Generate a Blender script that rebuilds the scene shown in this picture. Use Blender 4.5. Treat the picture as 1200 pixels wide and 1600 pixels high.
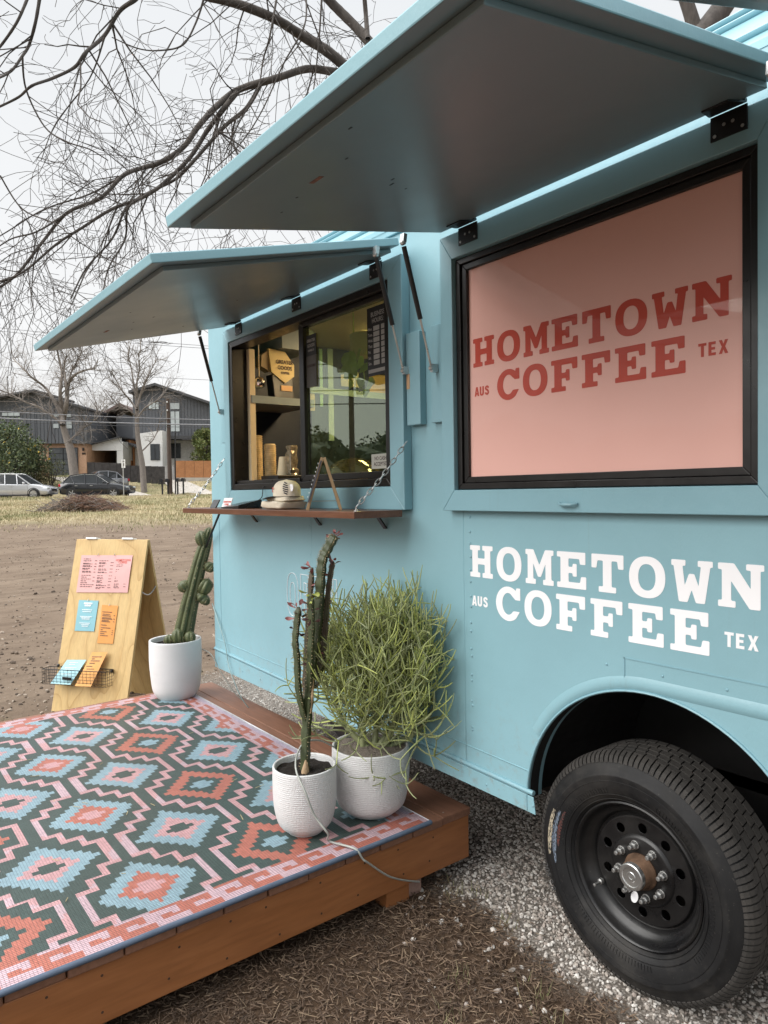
import bpy, bmesh, math, random
from mathutils import Vector, Matrix, noise as mnoise
V = Vector
rnd = random.Random(7)
for o in list(bpy.data.objects): bpy.data.objects.remove(o)
scene = bpy.context.scene
COL = scene.collection

# ------------------------------------------------------------------ camera
FPX = 1104.0                                     # focal length in pixels of a 1200 x 1600 frame
CAM = V((3.8023, -1.70, 1.42))
YAW, PIT, ROL = (math.radians(a) for a in (37.75, 1.633, -0.906))
fwd = V((-math.cos(YAW)*math.cos(PIT), math.sin(YAW)*math.cos(PIT), -math.sin(PIT)))
_r = fwd.cross(V((0, 0, 1))).normalized(); _u = _r.cross(fwd)
cr = _r*math.cos(ROL) + _u*math.sin(ROL); cu = -_r*math.sin(ROL) + _u*math.cos(ROL)
cam_d = bpy.data.cameras.new('camera'); cam = bpy.data.objects.new('camera', cam_d); COL.objects.link(cam)
cam_d.sensor_fit = 'VERTICAL'; cam_d.sensor_height = 24.0; cam_d.lens = 24.0*FPX/1600.0
cam_d.clip_start = 0.05; cam_d.clip_end = 900
m = Matrix((cr, cu, -fwd)).transposed().to_4x4(); m.translation = CAM; cam.matrix_world = m
scene.camera = cam

# ------------------------------------------------------------------ sky, sun, exposure (overcast day)
SUN_EL, SUN_AZ = math.radians(39), math.radians(198)      # azimuth counted from +Y towards +X
world = bpy.data.worlds.new('World'); scene.world = world; world.use_nodes = True
wn, wl = world.node_tree.nodes, world.node_tree.links
wn.clear()
w_out = wn.new('ShaderNodeOutputWorld'); w_bg = wn.new('ShaderNodeBackground')
w_sky = wn.new('ShaderNodeTexSky'); w_sky.sky_type = 'NISHITA'; w_sky.sun_disc = False
w_sky.sun_elevation = SUN_EL; w_sky.sun_rotation = SUN_AZ
w_hs = wn.new('ShaderNodeHueSaturation'); w_hs.inputs['Saturation'].default_value = 0.15; w_hs.inputs['Value'].default_value = 1.0
w_tc = wn.new('ShaderNodeTexCoord'); w_sep = wn.new('ShaderNodeSeparateXYZ')
w_ramp = wn.new('ShaderNodeValToRGB')                     # overcast cloud deck, a little brighter overhead
w_ramp.color_ramp.elements[0].position = 0.0; w_ramp.color_ramp.elements[0].color = (3.75, 3.72, 3.68, 1)
w_ramp.color_ramp.elements[1].position = 1.0; w_ramp.color_ramp.elements[1].color = (16.5, 16.8, 17.2, 1)
e = w_ramp.color_ramp.elements.new(0.58); e.color = (3.5, 3.6, 3.7, 1)
w_no = wn.new('ShaderNodeTexNoise'); w_no.inputs['Scale'].default_value = 1.6; w_no.inputs['Detail'].default_value = 4
w_ma = wn.new('ShaderNodeMapRange'); w_ma.inputs[1].default_value = .3; w_ma.inputs[2].default_value = .7; w_ma.inputs[3].default_value = .96; w_ma.inputs[4].default_value = 1.04
w_mul = wn.new('ShaderNodeVectorMath'); w_mul.operation = 'SCALE'
w_mix = wn.new('ShaderNodeMix'); w_mix.data_type = 'RGBA'; w_mix.inputs[0].default_value = 0.9
wl.new(w_tc.outputs['Generated'], w_sep.inputs[0]); wl.new(w_sep.outputs['Z'], w_ramp.inputs[0])
wl.new(w_tc.outputs['Generated'], w_no.inputs['Vector']); wl.new(w_no.outputs[0], w_ma.inputs[0])
wl.new(w_ramp.outputs[0], w_mul.inputs[0]); wl.new(w_ma.outputs[0], w_mul.inputs['Scale'])
wl.new(w_sky.outputs[0], w_hs.inputs['Color'])
wl.new(w_hs.outputs[0], w_mix.inputs[6]); wl.new(w_mul.outputs[0], w_mix.inputs[7])
wl.new(w_mix.outputs[2], w_bg.inputs[0]); w_bg.inputs[1].default_value = 0.10
wl.new(w_bg.outputs[0], w_out.inputs[0])
sun_d = bpy.data.lights.new('sun', 'SUN'); sun_d.energy = 1.5; sun_d.angle = math.radians(55); sun_d.color = (1, .97, .93)
sun = bpy.data.objects.new('sun', sun_d); COL.objects.link(sun)
sd = V((math.sin(SUN_AZ)*math.cos(SUN_EL), math.cos(SUN_AZ)*math.cos(SUN_EL), math.sin(SUN_EL)))
sun.rotation_euler = sd.to_track_quat('Z', 'Y').to_euler(); sun.location = (0, 0, 12)
vs = scene.view_settings; vs.view_transform = 'Standard'; vs.look = 'None'; vs.gamma = 1; vs.exposure = 1.36; vs.use_curve_mapping = False
scene.cycles.max_bounces = 8; scene.cycles.transparent_max_bounces = 12; scene.cycles.caustics_reflective = False; scene.cycles.caustics_refractive = False

# ------------------------------------------------------------------ pixel rays -> points
def ray(px, py): return fwd + cr*((px-600)/FPX) - cu*((py-800)/FPX)
def at_y(px, py, y=0.0): d = ray(px, py); return CAM + d*((y-CAM.y)/d.y)
def at_x(px, py, x): d = ray(px, py); return CAM + d*((x-CAM.x)/d.x)
def at_z(px, py, z=0.0): d = ray(px, py); return CAM + d*((z-CAM.z)/d.z)
def at_d(px, py, depth): return CAM + ray(px, py)*depth
fh = V((fwd.x, fwd.y, 0)).normalized(); rh = V((fh.y, -fh.x, 0))
ORG = V((CAM.x, CAM.y, 0))
def F(a, d, z): return ORG + rh*a + fh*d + V((0, 0, z))       # frame of the street: right, away, up
def ad(px, py, d):
    p = at_d(px, py, d); q = p - ORG; return q.dot(rh), p.z     # offset to the right and height at that distance

# ------------------------------------------------------------------ mesh helpers
class MB:
    def __init__(s): s.v = []; s.f = []; s.m = []; s.mi = 0; s.T = None
    def add(s, vs, fs):
        n = len(s.v)
        s.v += [tuple(s.T @ V(p)) for p in vs] if s.T else [tuple(p) for p in vs]
        s.f += [tuple(i+n for i in f) for f in fs]; s.m += [s.mi]*len(fs); return s
    def box(s, x0, x1, y0, y1, z0, z1):
        return s.add([(x0,y0,z0),(x1,y0,z0),(x1,y1,z0),(x0,y1,z0),(x0,y0,z1),(x1,y0,z1),(x1,y1,z1),(x0,y1,z1)],
                     [(0,3,2,1),(4,5,6,7),(0,1,5,4),(1,2,6,5),(2,3,7,6),(3,0,4,7)])
    def hexa(s, p):                                             # 8 points, bottom ring then top ring
        return s.add(p, [(0,3,2,1),(4,5,6,7),(0,1,5,4),(1,2,6,5),(2,3,7,6),(3,0,4,7)])
    def obox(s, c, ax, h):
        c = V(c); a = [V(k) for k in ax]
        p = [c + a[0]*(i*h[0]) + a[1]*(j*h[1]) + a[2]*(k*h[2]) for k in (-1,1) for (i,j) in ((-1,-1),(1,-1),(1,1),(-1,1))]
        return s.hexa(p)
    def bar(s, p, q, w, t=None, up=(0,0,1)):                    # rectangular bar from p to q
        p, q = V(p), V(q); z = (q-p).normalized(); u = V(up)
        x = u.cross(z); x = x.normalized() if x.length > 1e-5 else V((1,0,0)); y = z.cross(x)
        return s.obox((p+q)/2, (x, y, z), (w/2, (t or w)/2, (q-p).length/2))
    def tube(s, pts, rad, n=6, caps=True, sec=None, ph=0.0):
        pts = [V(p) for p in pts]; N = len(pts)
        if not hasattr(rad, '__len__'): rad = [rad]*N
        ref = None; vs = []
        for i, p in enumerate(pts):
            t = (pts[min(i+1, N-1)] - pts[max(i-1, 0)])
            t = t.normalized() if t.length > 1e-9 else V((0,0,1))
            if ref is None:
                ref = t.cross(V((0.0, 0.31, 1)) if abs(t.z) < .9 else V((1, 0.2, 0))).normalized()
            ref = (ref - t*ref.dot(t)); ref = ref.normalized() if ref.length > 1e-6 else t.orthogonal().normalized()
            b = t.cross(ref)
            for k in range(n):
                a = 2*math.pi*k/n + ph; r = rad[i]*(sec(a, i) if sec else 1)
                vs.append(p + ref*(r*math.cos(a)) + b*(r*math.sin(a)))
        fs = [(i*n+k, i*n+(k+1)%n, (i+1)*n+(k+1)%n, (i+1)*n+k) for i in range(N-1) for k in range(n)]
        if caps: fs += [tuple(range(n-1, -1, -1)), tuple(range((N-1)*n, N*n))]
        return s.add(vs, fs)
    def lathe(s, prof, n=32, o=(0,0,0), ax='z', a0=0, a1=None):
        vs = []; o = V(o); full = a1 is None; a1 = a0+2*math.pi if full else a1; K = n if full else n+1
        for (r, h) in prof:
            for k in range(K):
                a = a0+(a1-a0)*k/n; c, d = r*math.cos(a), r*math.sin(a)
                vs.append(o + (V((c, d, h)) if ax == 'z' else V((c, h, d)) if ax == 'y' else V((h, c, d))))
        fs = []
        for i in range(len(prof)-1):
            for k in range(n):
                k2 = (k+1) % K
                q = (i*K+k, i*K+k2, (i+1)*K+k2, (i+1)*K+k)
                fs.append(q if ax != 'y' else q[::-1])
        return s.add(vs, fs)
    def prism(s, poly, fn, w0, w1):                             # polygon (u,v) extruded along w; fn(u,v,w) -> point
        n = len(poly)
        vs = [fn(u, v, w0) for u, v in poly] + [fn(u, v, w1) for u, v in poly]
        fs = [tuple(range(n-1, -1, -1)), tuple(range(n, 2*n))] + [(i, (i+1)%n, n+(i+1)%n, n+i) for i in range(n)]
        return s.add(vs, fs)
    def quad(s, a, b, c, d): return s.add([a, b, c, d], [(0,1,2,3)])
    def mesh(s, name, mat, smooth=None):
        me = bpy.data.meshes.new(name); me.from_pydata(s.v, [], s.f)
        for x in (mat if isinstance(mat, (list, tuple)) else [mat]): me.materials.append(x)
        if any(s.m): me.polygons.foreach_set('material_index', s.m)
        if smooth:
            me.polygons.foreach_set('use_smooth', [True]*len(me.polygons))
            if smooth < 179: me.set_sharp_from_angle(angle=math.radians(smooth))
        me.update(); return me
    def build(s, name, mat, parent=None, smooth=None, bev=0, fixn=False, **tags):
        me = s.mesh(name, mat, smooth)
        if fixn:
            b = bmesh.new(); b.from_mesh(me); bmesh.ops.recalc_face_normals(b, faces=b.faces); b.to_mesh(me); b.free()
        return link(name, me, parent, bev, **tags)
def link(name, me, parent=None, bev=0, **tags):
    o = bpy.data.objects.new(name, me); COL.objects.link(o)
    if parent:
        o.parent = parent; o.matrix_parent_inverse = parent.matrix_world.inverted()
    if bev:
        b = o.modifiers.new('edge', 'BEVEL'); b.width = bev; b.segments = 2; b.limit_method = 'ANGLE'; b.angle_limit = .6
    for k, x in tags.items(): o[k] = x
    return o
def thing(name, label, cat, loc=(0,0,0), group=None):
    o = bpy.data.objects.new(name, None); COL.objects.link(o); o.location = loc; o.empty_display_size = .1
    o.matrix_world = Matrix.Translation(loc)
    o['label'] = label; o['category'] = cat
    if group: o['group'] = group
    return o
def copy_tree(o, parent=None, off=None):
    c = o.copy(); COL.objects.link(c)
    if parent: c.parent = parent
    for ch in o.children: copy_tree(ch, c)
    return c
def fill_mesh(name, polys, ext, mat, fn, res=1):                # flat outlines with holes, extruded; fn(u,v,w) -> point
    cu_ = bpy.data.curves.new(name, 'CURVE'); cu_.dimensions = '2D'; cu_.fill_mode = 'BOTH'; cu_.extrude = ext/2
    for pl in polys:
        sp = cu_.splines.new('POLY'); sp.points.add(len(pl)-1)
        for i, (u, v) in enumerate(pl): sp.points[i].co = (u, v, 0, 1)
        sp.use_cyclic_u = True
    return curve_mesh(name, cu_, mat, fn)
def curve_mesh(name, cu_, mat, fn):
    ob = bpy.data.objects.new(name, cu_); COL.objects.link(ob)
    dg = bpy.context.evaluated_depsgraph_get()
    me = bpy.data.meshes.new_from_object(ob.evaluated_get(dg)); bpy.data.objects.remove(ob); bpy.data.curves.remove(cu_)
    me.materials.clear(); me.materials.append(mat); me.name = name
    for v in me.vertices: v.co = fn(*v.co)
    b = bmesh.new(); b.from_mesh(me); bmesh.ops.remove_doubles(b, verts=b.verts, dist=1e-6); bmesh.ops.recalc_face_normals(b, faces=b.faces); b.to_mesh(me); b.free()
    return me
def text_mesh(name, body, size, mat, fn, ext=.0006, offset=0.0, xs=1.0, align='CENTER', sp=1.0, ysc=1.0):
    cu_ = bpy.data.curves.new(name, 'FONT'); cu_.body = body; cu_.size = size; cu_.extrude = ext/2; cu_.offset = offset
    cu_.align_x = align; cu_.align_y = 'CENTER'; cu_.resolution_u = 3; cu_.space_character = sp
    return curve_mesh(name, cu_, mat, lambda u, v, w: fn(u*xs, v*ysc, w))
def wallfn(x0, z0, y0): return lambda u, v, w: V((x0+u, y0-w, z0+v))
def frame_fn(o, ux, uy, uz): o, ux, uy, uz = V(o), V(ux), V(uy), V(uz); return lambda u, v, w: o+ux*u+uy*v+uz*w
def roundpoly(pts, r, n=3):
    out = []; N = len(pts)
    for i in range(N):
        p0, p, p1 = V(pts[i-1]), V(pts[i]), V(pts[(i+1) % N])
        a = (p0-p); b = (p1-p); k = min(r, a.length*.45, b.length*.45)
        s_, e_ = p+a.normalized()*k, p+b.normalized()*k
        for j in range(n+1):
            t = j/n; q = s_*(1-t)**2 + p*(2*t*(1-t)) + e_*t*t; out.append((q.x, q.y))
    return out
def smooth_path(pts, n=6):
    P = [V(p) for p in pts]; out = []
    for i in range(len(P)-1):
        a, b, c, d = P[max(i-1,0)], P[i], P[i+1], P[min(i+2,len(P)-1)]
        for j in range(n):
            t = j/n; out.append(.5*((2*b)+(c-a)*t+(2*a-5*b+4*c-d)*t*t+(3*b-a-3*c+d)*t**3))
    out.append(P[-1]); return out

# ------------------------------------------------------------------ materials
class NT:
    def __init__(s, name):
        s.mat = bpy.data.materials.new(name); s.mat.use_nodes = True
        s.n, s.l = s.mat.node_tree.nodes, s.mat.node_tree.links
        s.p = s.n['Principled BSDF']; s.tc = s.n.new('ShaderNodeTexCoord')
    def co(s, scale=(1,1,1), rot=(0,0,0), src='Object'):
        mp = s.n.new('ShaderNodeMapping'); mp.inputs['Scale'].default_value = scale; mp.inputs['Rotation'].default_value = rot
        s.l.new(s.tc.outputs[src], mp.inputs[0]); return mp.outputs[0]
    def noise(s, scale, detail=4, rough=.55, vec=None, dist=0):
        t = s.n.new('ShaderNodeTexNoise'); t.inputs['Scale'].default_value = scale; t.inputs['Detail'].default_value = detail
        t.inputs['Roughness'].default_value = rough; t.inputs['Distortion'].default_value = dist
        s.l.new(vec or s.tc.outputs['Object'], t.inputs['Vector']); return t.outputs[0]
    def vor(s, scale, feat='F1', vec=None, out=0):
        t = s.n.new('ShaderNodeTexVoronoi'); t.feature = feat; t.inputs['Scale'].default_value = scale
        s.l.new(vec or s.tc.outputs['Object'], t.inputs['Vector']); return t.outputs[out]
    def wave(s, scale, vec=None, dist=0, det=2, dscale=1, direction='X', kind='BANDS', profile='SIN'):
        t = s.n.new('ShaderNodeTexWave'); t.wave_type = kind; t.wave_profile = profile
        if kind == 'BANDS': t.bands_direction = direction
        t.inputs['Scale'].default_value = scale; t.inputs['Distortion'].default_value = dist; t.inputs['Detail'].default_value = det; t.inputs['Detail Scale'].default_value = dscale
        s.l.new(vec or s.tc.outputs['Object'], t.inputs['Vector']); return t.outputs[1]
    def ramp(s, fac, stops, interp='LINEAR'):
        r = s.n.new('ShaderNodeValToRGB'); cr_ = r.color_ramp; cr_.interpolation = interp
        while len(cr_.elements) < len(stops): cr_.elements.new(.5)
        for el, (p, c) in zip(cr_.elements, stops):
            el.position = p; el.color = (*c, 1) if len(c) == 3 else c
        s.l.new(fac, r.inputs[0]); return r.outputs[0]
    def rng(s, fac, a, b, c, d):
        r = s.n.new('ShaderNodeMapRange'); s.l.new(fac, r.inputs[0])
        for i, x in enumerate((a, b, c, d)): r.inputs[i+1].default_value = x
        return r.outputs[0]
    def math(s, op, a, b=None):
        t = s.n.new('ShaderNodeMath'); t.operation = op
        for i, x in enumerate((a, b)):
            if x is None: continue
            if isinstance(x, (int, float)): t.inputs[i].default_value = x
            else: s.l.new(x, t.inputs[i])
        return t.outputs[0]
    def mix(s, fac, a, b, mode='MIX'):
        t = s.n.new('ShaderNodeMix'); t.data_type = 'RGBA'; t.blend_type = mode
        for i, x in ((0, fac), (6, a), (7, b)):
            if isinstance(x, (int, float)): t.inputs[i].default_value = x
            elif isinstance(x, (tuple, list)): t.inputs[i].default_value = (*x, 1)
            else: s.l.new(x, t.inputs[i])
        return t.outputs[2]
    def attr(s, name):
        t = s.n.new('ShaderNodeAttribute'); t.attribute_name = name; return t.outputs[0]
    def set(s, k, x):
        if isinstance(x, (int, float)): s.p.inputs[k].default_value = x
        elif isinstance(x, (tuple, list)): s.p.inputs[k].default_value = (*x, 1)
        else: s.l.new(x, s.p.inputs[k])
        return s
    def bump(s, h, strength=.3, dist=.01, prev=None):
        b = s.n.new('ShaderNodeBump'); b.inputs['Strength'].default_value = strength; b.inputs['Distance'].default_value = dist
        s.l.new(h, b.inputs['Height'])
        if prev: s.l.new(prev, b.inputs['Normal'])
        s.l.new(b.outputs[0], s.p.inputs['Normal']); return b.outputs[0]
def M(name, col, rough=.5, metal=0.0, var=.15, vs=6, bs=0, bst=.2, bd=.005, spec=None, coat=0):
    t = NT(name); n = t.noise(vs, 5)
    lo = tuple(c*(1-var) for c in col); hi = tuple(min(1, c*(1+var)) for c in col)
    t.set('Base Color', t.ramp(n, [(.3, lo), (.7, hi)])).set('Metallic', metal)
    t.set('Roughness', t.rng(t.noise(vs*3, 3), .3, .7, max(0.02, rough*.85), min(1, rough*1.15)))
    if bs: t.bump(t.noise(bs, 4), bst, bd)
    if spec is not None: t.set('Specular IOR Level', spec)
    if coat: t.set('Coat Weight', coat); t.set('Coat Roughness', .08)
    return t.mat
# ---- the paints, woods and stones of the place
def paint(name, col, rough=.38):
    t = NT(name); n1 = t.noise(2.2, 6, .6); n2 = t.noise(60, 3)
    c = t.ramp(n1, [(.25, tuple(x*.93 for x in col)), (.75, tuple(min(1, x*1.05) for x in col))])
    sp = t.ramp(t.noise(34, 5, .7), [(.70, (1,1,1)), (.76, (.78,.80,.80))])
    zs = t.n.new('ShaderNodeSeparateXYZ'); t.l.new(t.tc.outputs['Object'], zs.inputs[0])
    spl = t.math('MULTIPLY', t.rng(t.noise(26, 6, .75), .52, .70, 0, 1), t.rng(zs.outputs[2], .42, .80, .55, 0))     # splashed mud low on the body
    drip = t.math('MULTIPLY', t.rng(t.noise(14, 3, .6, t.co((3.5, 3.5, .12))), .62, .74, 0, .22), t.rng(t.noise(1.3, 2), .45, .6, 0, 1))
    c2 = t.mix(drip, t.mix(1.0, c, sp, 'MULTIPLY'), (.20, .27, .27))
    t.set('Base Color', t.mix(spl, c2, (.24, .21, .17))).set('Roughness', t.rng(n2, .3, .7, rough*.85, rough*1.2))
    b = t.bump(t.noise(200, 3, .6, t.co((1, 1, .45))), .22, .002)
    t.bump(t.noise(3.5, 3), .22, .02, b)
    return t.mat
TEAL = (.238, .425, .482)
m_teal = paint('teal_paint', TEAL); m_teal_trim = paint('teal_trim_paint', (.228, .412, .474), .33)
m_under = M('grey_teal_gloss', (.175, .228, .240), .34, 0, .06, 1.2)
m_black_metal = M('black_metal', (.013, .013, .014), .38, .2, .2)
m_black_frame = M('black_window_frame', (.016, .0145, .014), .32, .3, .2, 9)
m_rubber_gasket = M('rubber_gasket', (.01, .01, .01), .7)
m_steel = M('galvanised_steel', (.55, .55, .54), .32, .9, .2, 20)
m_zinc = M('dull_zinc', (.42, .42, .41), .42, .85, .25, 30)
m_rust = M('rusty_hub', (.13, .075, .045), .75, .3, .4, 22, 60, .4, .003)
m_white = M('white_paint', (.75, .75, .74), .5, 0, .04)
m_navy = M('navy_interior', (.006, .012, .028), .55)
m_int_light = M('cream_board', (.72, .60, .40), .55, 0, .08)
m_int_grey = M('grey_shelf_paint', (.22, .27, .29), .5)
def wood(name, c1, c2, axis='x', sc=9, rough=.5, bst=.15):
    t = NT(name); s_ = {'x': (.10, 1, 1), 'y': (1, .10, 1), 'z': (1, 1, .10)}[axis]
    v = t.co(s_); n = t.noise(sc*4, 6, .65, v, .6); w = t.noise(sc*18, 3, .5, v)
    c = t.mix(t.rng(w, .35, .7, 0, .45), t.ramp(n, [(.3, c1), (.7, c2)]), tuple(x*.6 for x in c1))
    t.set('Base Color', t.mix(t.rng(t.noise(3, 4), .4, .75, 0, .3), c, tuple(x*.72 for x in c1)))
    t.set('Roughness', t.rng(n, .2, .8, rough*.8, rough*1.2)); t.bump(w, bst, .003); return t.mat
m_deck = wood('stained_deck_wood', (.20, .095, .057), (.26, .13, .082), 'x', 5, .55)
m_fascia = wood('stained_fascia_wood', (.30, .112, .036), (.355, .140, .050), 'y', 4, .5)
m_shelf = wood('walnut_shelf', (.115, .042, .020), (.20, .085, .045), 'x', 7, .32)
m_pine = wood('pine_strip', (.42, .27, .14), (.55, .38, .21), 'z', 6, .55)
m_pole = wood('creosote_pole', (.05, .034, .026), (.095, .066, .05), 'z', 3, .85)
def plywood():
    t = NT('pine_plywood'); v = t.co((1.1, 1.5, .40)); d = t.noise(1.7, 3, .5, v)
    vv = t.n.new('ShaderNodeVectorMath'); vv.operation = 'SCALE'; vv.inputs['Scale'].default_value = 1
    t.l.new(v, vv.inputs[0])
    ring = t.math('FRACT', t.math('MULTIPLY', t.noise(1.9, 2, .45, v), 11.0))
    line = t.ramp(ring, [(0, (.40, .255, .095)), (.10, (.49, .335, .14)), (.5, (.545, .385, .172)), (1, (.52, .36, .155))])
    blot = t.rng(t.noise(4.5, 4, .5, t.co((1, 1, .5))), .52, .70, 0, .55)
    fine = t.rng(t.noise(90, 3, .5, t.co((1, 1, .05))), .3, .7, .9, 1.06)
    c = t.mix(1.0, t.mix(blot, line, (.42, .26, .095)), fine, 'MULTIPLY')
    t.set('Base Color', c).set('Roughness', .6); t.bump(t.noise(120, 3, .5, t.co((1,1,.08))), .08, .002); return t.mat
m_ply = plywood()
m_ply_edge = M('plywood_edge', (.33, .21, .11), .7, 0, .3, 40)
def tyre_mat():
    t = NT('tyre_rubber'); n = t.noise(7, 6, .65); f_ = t.noise(90, 4, .7)
    c = t.ramp(n, [(.3, (.006, .006, .0066)), (.58, (.010, .010, .0105)), (.8, (.026, .024, .022))])
    dust = t.ramp(t.noise(160, 3, .6), [(.66, (0,0,0)), (.72, (1,1,1))])
    t.set('Base Color', t.mix(t.math('MAXIMUM', t.math('MULTIPLY', dust, .30), t.rng(t.noise(3.2, 5, .7), .52, .72, 0, .16)), c, (.17, .155, .135))).set('Roughness', t.rng(n, .3, .8, .48, .75)).set('Specular IOR Level', .3)
    t.bump(f_, .12, .002); return t.mat
m_tyre = tyre_mat()
def tread_mat():
    t = NT('tyre_tread_rubber'); n = t.noise(12, 6, .65)
    t.set('Base Color', t.ramp(n, [(.3, (.018, .0165, .015)), (.75, (.046, .041, .036))])).set('Roughness', .8); t.bump(t.noise(150, 4, .7), .2, .002); return t.mat
m_tread = tread_mat()
def rim_mat():
    t = NT('black_steel_rim'); n = t.noise(9, 6, .65)
    ch = t.ramp(t.noise(70, 5, .75), [(.69, (0,0,0)), (.72, (1,1,1))])
    t.set('Base Color', t.mix(t.math('MULTIPLY', ch, .35), t.ramp(n, [(.3, (.008, .008, .009)), (.75, (.02, .019, .018))]), (.2, .19, .18)))
    t.set('Roughness', t.rng(n, .3, .7, .22, .45)).set('Metallic', .2); t.bump(t.noise(60, 3), .05, .002); return t.mat
m_rim = rim_mat()
def glass(name, tint, refl, rough=0.0):
    mt = bpy.data.materials.new(name); mt.use_nodes = True; n, l = mt.node_tree.nodes, mt.node_tree.links
    n.remove(n['Principled BSDF']); tr = n.new('ShaderNodeBsdfTransparent'); tr.inputs[0].default_value = (*tint, 1)
    gl = n.new('ShaderNodeBsdfGlossy'); gl.inputs['Roughness'].default_value = rough; gl.inputs[0].default_value = (.92, .97, .93, 1)
    fr = n.new('ShaderNodeLayerWeight'); fr.inputs[0].default_value = .5
    pw_ = n.new('ShaderNodeMath'); pw_.operation = 'POWER'; pw_.inputs[1].default_value = 5.0; l.new(fr.outputs['Facing'], pw_.inputs[0])
    ma = n.new('ShaderNodeMath'); ma.operation = 'MULTIPLY_ADD'; ma.inputs[1].default_value = .9; ma.inputs[2].default_value = refl; ma.use_clamp = True
    mx = n.new('ShaderNodeMixShader'); l.new(pw_.outputs[0], ma.inputs[0]); l.new(ma.outputs[0], mx.inputs[0])
    l.new(tr.outputs[0], mx.inputs[1]); l.new(gl.outputs[0], mx.inputs[2]); l.new(mx.outputs[0], n['Material Output'].inputs[0]); return mt
m_glass_green = glass('tinted_coated_glass', (.80, .87, .66), .13)
m_glass_clear = glass('clear_glass', (.98, .985, .98), .006)
m_glass_car = glass('car_glass', (.10, .11, .11), .12)

# ------------------------------------------------------------------ ground
GZ0 = 0.0
def gz(x, y):
    d = (V((x, y, 0)) - ORG).dot(fh)
    k = [(0, 0), (7.5, 0), (43.6, 1.42), (44.2, 1.40), (45.2, 1.24), (51.4, 1.30), (52.2, 1.42), (58, 2.6), (61.5, 3.40), (75, 4.2), (130, 7), (400, 12)]
    if d <= 0: z = 0
    else:
        z = k[-1][1]
        for (a, za), (b, zb) in zip(k, k[1:]):
            if a <= d < b: z = za + (zb-za)*(d-a)/(b-a); break
    n = mnoise.noise(V((x*.35, y*.35, 0)))*.5 + mnoise.noise(V((x*.9, y*.9, 3)))*.25
    amp = .02 if d < 6 else min(.09, .02+.01*(d-6))
    near = max(abs(x-1.0)-1.8, 0)**2 + max(abs(y+.6)-1.6, 0)**2
    amp *= min(1, near*.6)
    if d > 44: amp = .02
    return GZ0 + z + n*amp
def in_front(x, y):          # signed distance past the mulch / gravel border (positive = gravel side)
    pts = [(-9, -.02), (-1.15, -.02), (-.9, .0), (1.70, .02), (2.0, -.05), (2.19, -.035), (2.48, -.085), (2.72, -.085), (3.2, -.19), (9, -.27)]
    for (a, ya), (b, yb) in zip(pts, pts[1:]):
        if a <= x <= b: return y - (ya+(yb-ya)*(x-a)/(b-a)) + .05*mnoise.noise(V((x*5, y*5, 1))) + .03*mnoise.noise(V((x*17, y*17, 1)))
    return y
def lin(a, b, x): return max(0., min(1., (x-a)/(b-a)))
def zones(x, y):
    d = (V((x, y, 0)) - ORG).dot(fh)
    g = in_front(x, y)
    gravel = lin(-.03, .05, g)*lin(-1.6, -1.0, x + .25*mnoise.noise(V((x*1.3, y*1.3, 5)))) if y < 3.2 else 0
    mulch = lin(.2, .8, x + .3*mnoise.noise(V((x, y, 9))))*lin(4.5, 3.6, abs(y+1.2))*(1-gravel) if x < 6 else 0
    nb = 2.2*mnoise.noise(V((x*.16, y*.16, 2))) + .9*mnoise.noise(V((x*.6, y*.6, 2)))
    grass = lin(20.5, 24.5, d + nb) if d < 45 else (1 if d > 51.5 else 0)
    return grass, mulch, gravel
def ground_mat():
    t = NT('ground_earth'); z = t.attr('zone'); sp = t.n.new('ShaderNodeSeparateColor'); t.l.new(z, sp.inputs[0])
    n1, n2, n3 = t.noise(1.1, 6, .6), t.noise(9, 6, .65), t.noise(55, 5, .7)
    streak = t.noise(2.2, 5, .65, t.co((3.2, .55, 1), (0, 0, .35)))
    dirt = t.mix(t.rng(n1, .35, .7, 0, 1), (.142, .104, .075), (.205, .157, .115))
    dirt = t.mix(t.rng(streak, .45, .72, 0, .55), dirt, (.066, .047, .034))
    dirt = t.mix(t.rng(n2, .55, .75, 0, .6), dirt, (.076, .055, .040))
    dirt = t.mix(t.rng(n3, .62, .72, 0, .5), dirt, (.27, .22, .17))
    mul = t.mix(t.rng(n3, .3, .7, 0, 1), (.040, .025, .016), (.118, .077, .050))
    gcell = t.vor(120, 'F1', None, 1); gd = t.vor(120)
    gs = t.n.new('ShaderNodeSeparateColor'); t.l.new(gcell, gs.inputs[0])
    gra = t.mix(t.rng(gd, .25, .6, 0, .8), t.ramp(gs.outputs[0], [(0, (.29, .26, .23)), (1, (.46, .42, .38))]), (.10, .085, .07))
    grs = t.mix(t.rng(t.noise(.5, 5), .38, .62, 0, 1), (.345, .285, .175), (.195, .185, .092))
    grs = t.mix(t.rng(n2, .5, .72, 0, .5), grs, (.40, .335, .23))
    c = t.mix(sp.outputs[0], dirt, grs); c = t.mix(sp.outputs[1], c, mul); c = t.mix(sp.outputs[2], c, gra)
    t.set('Base Color', c).set('Roughness', .95).set('Specular IOR Level', .15)
    h = t.math('ADD', t.math('MULTIPLY', n2, .7), t.math('MULTIPLY', n3, .5))
    t.bump(h, .7, .03); return t.mat
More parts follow.
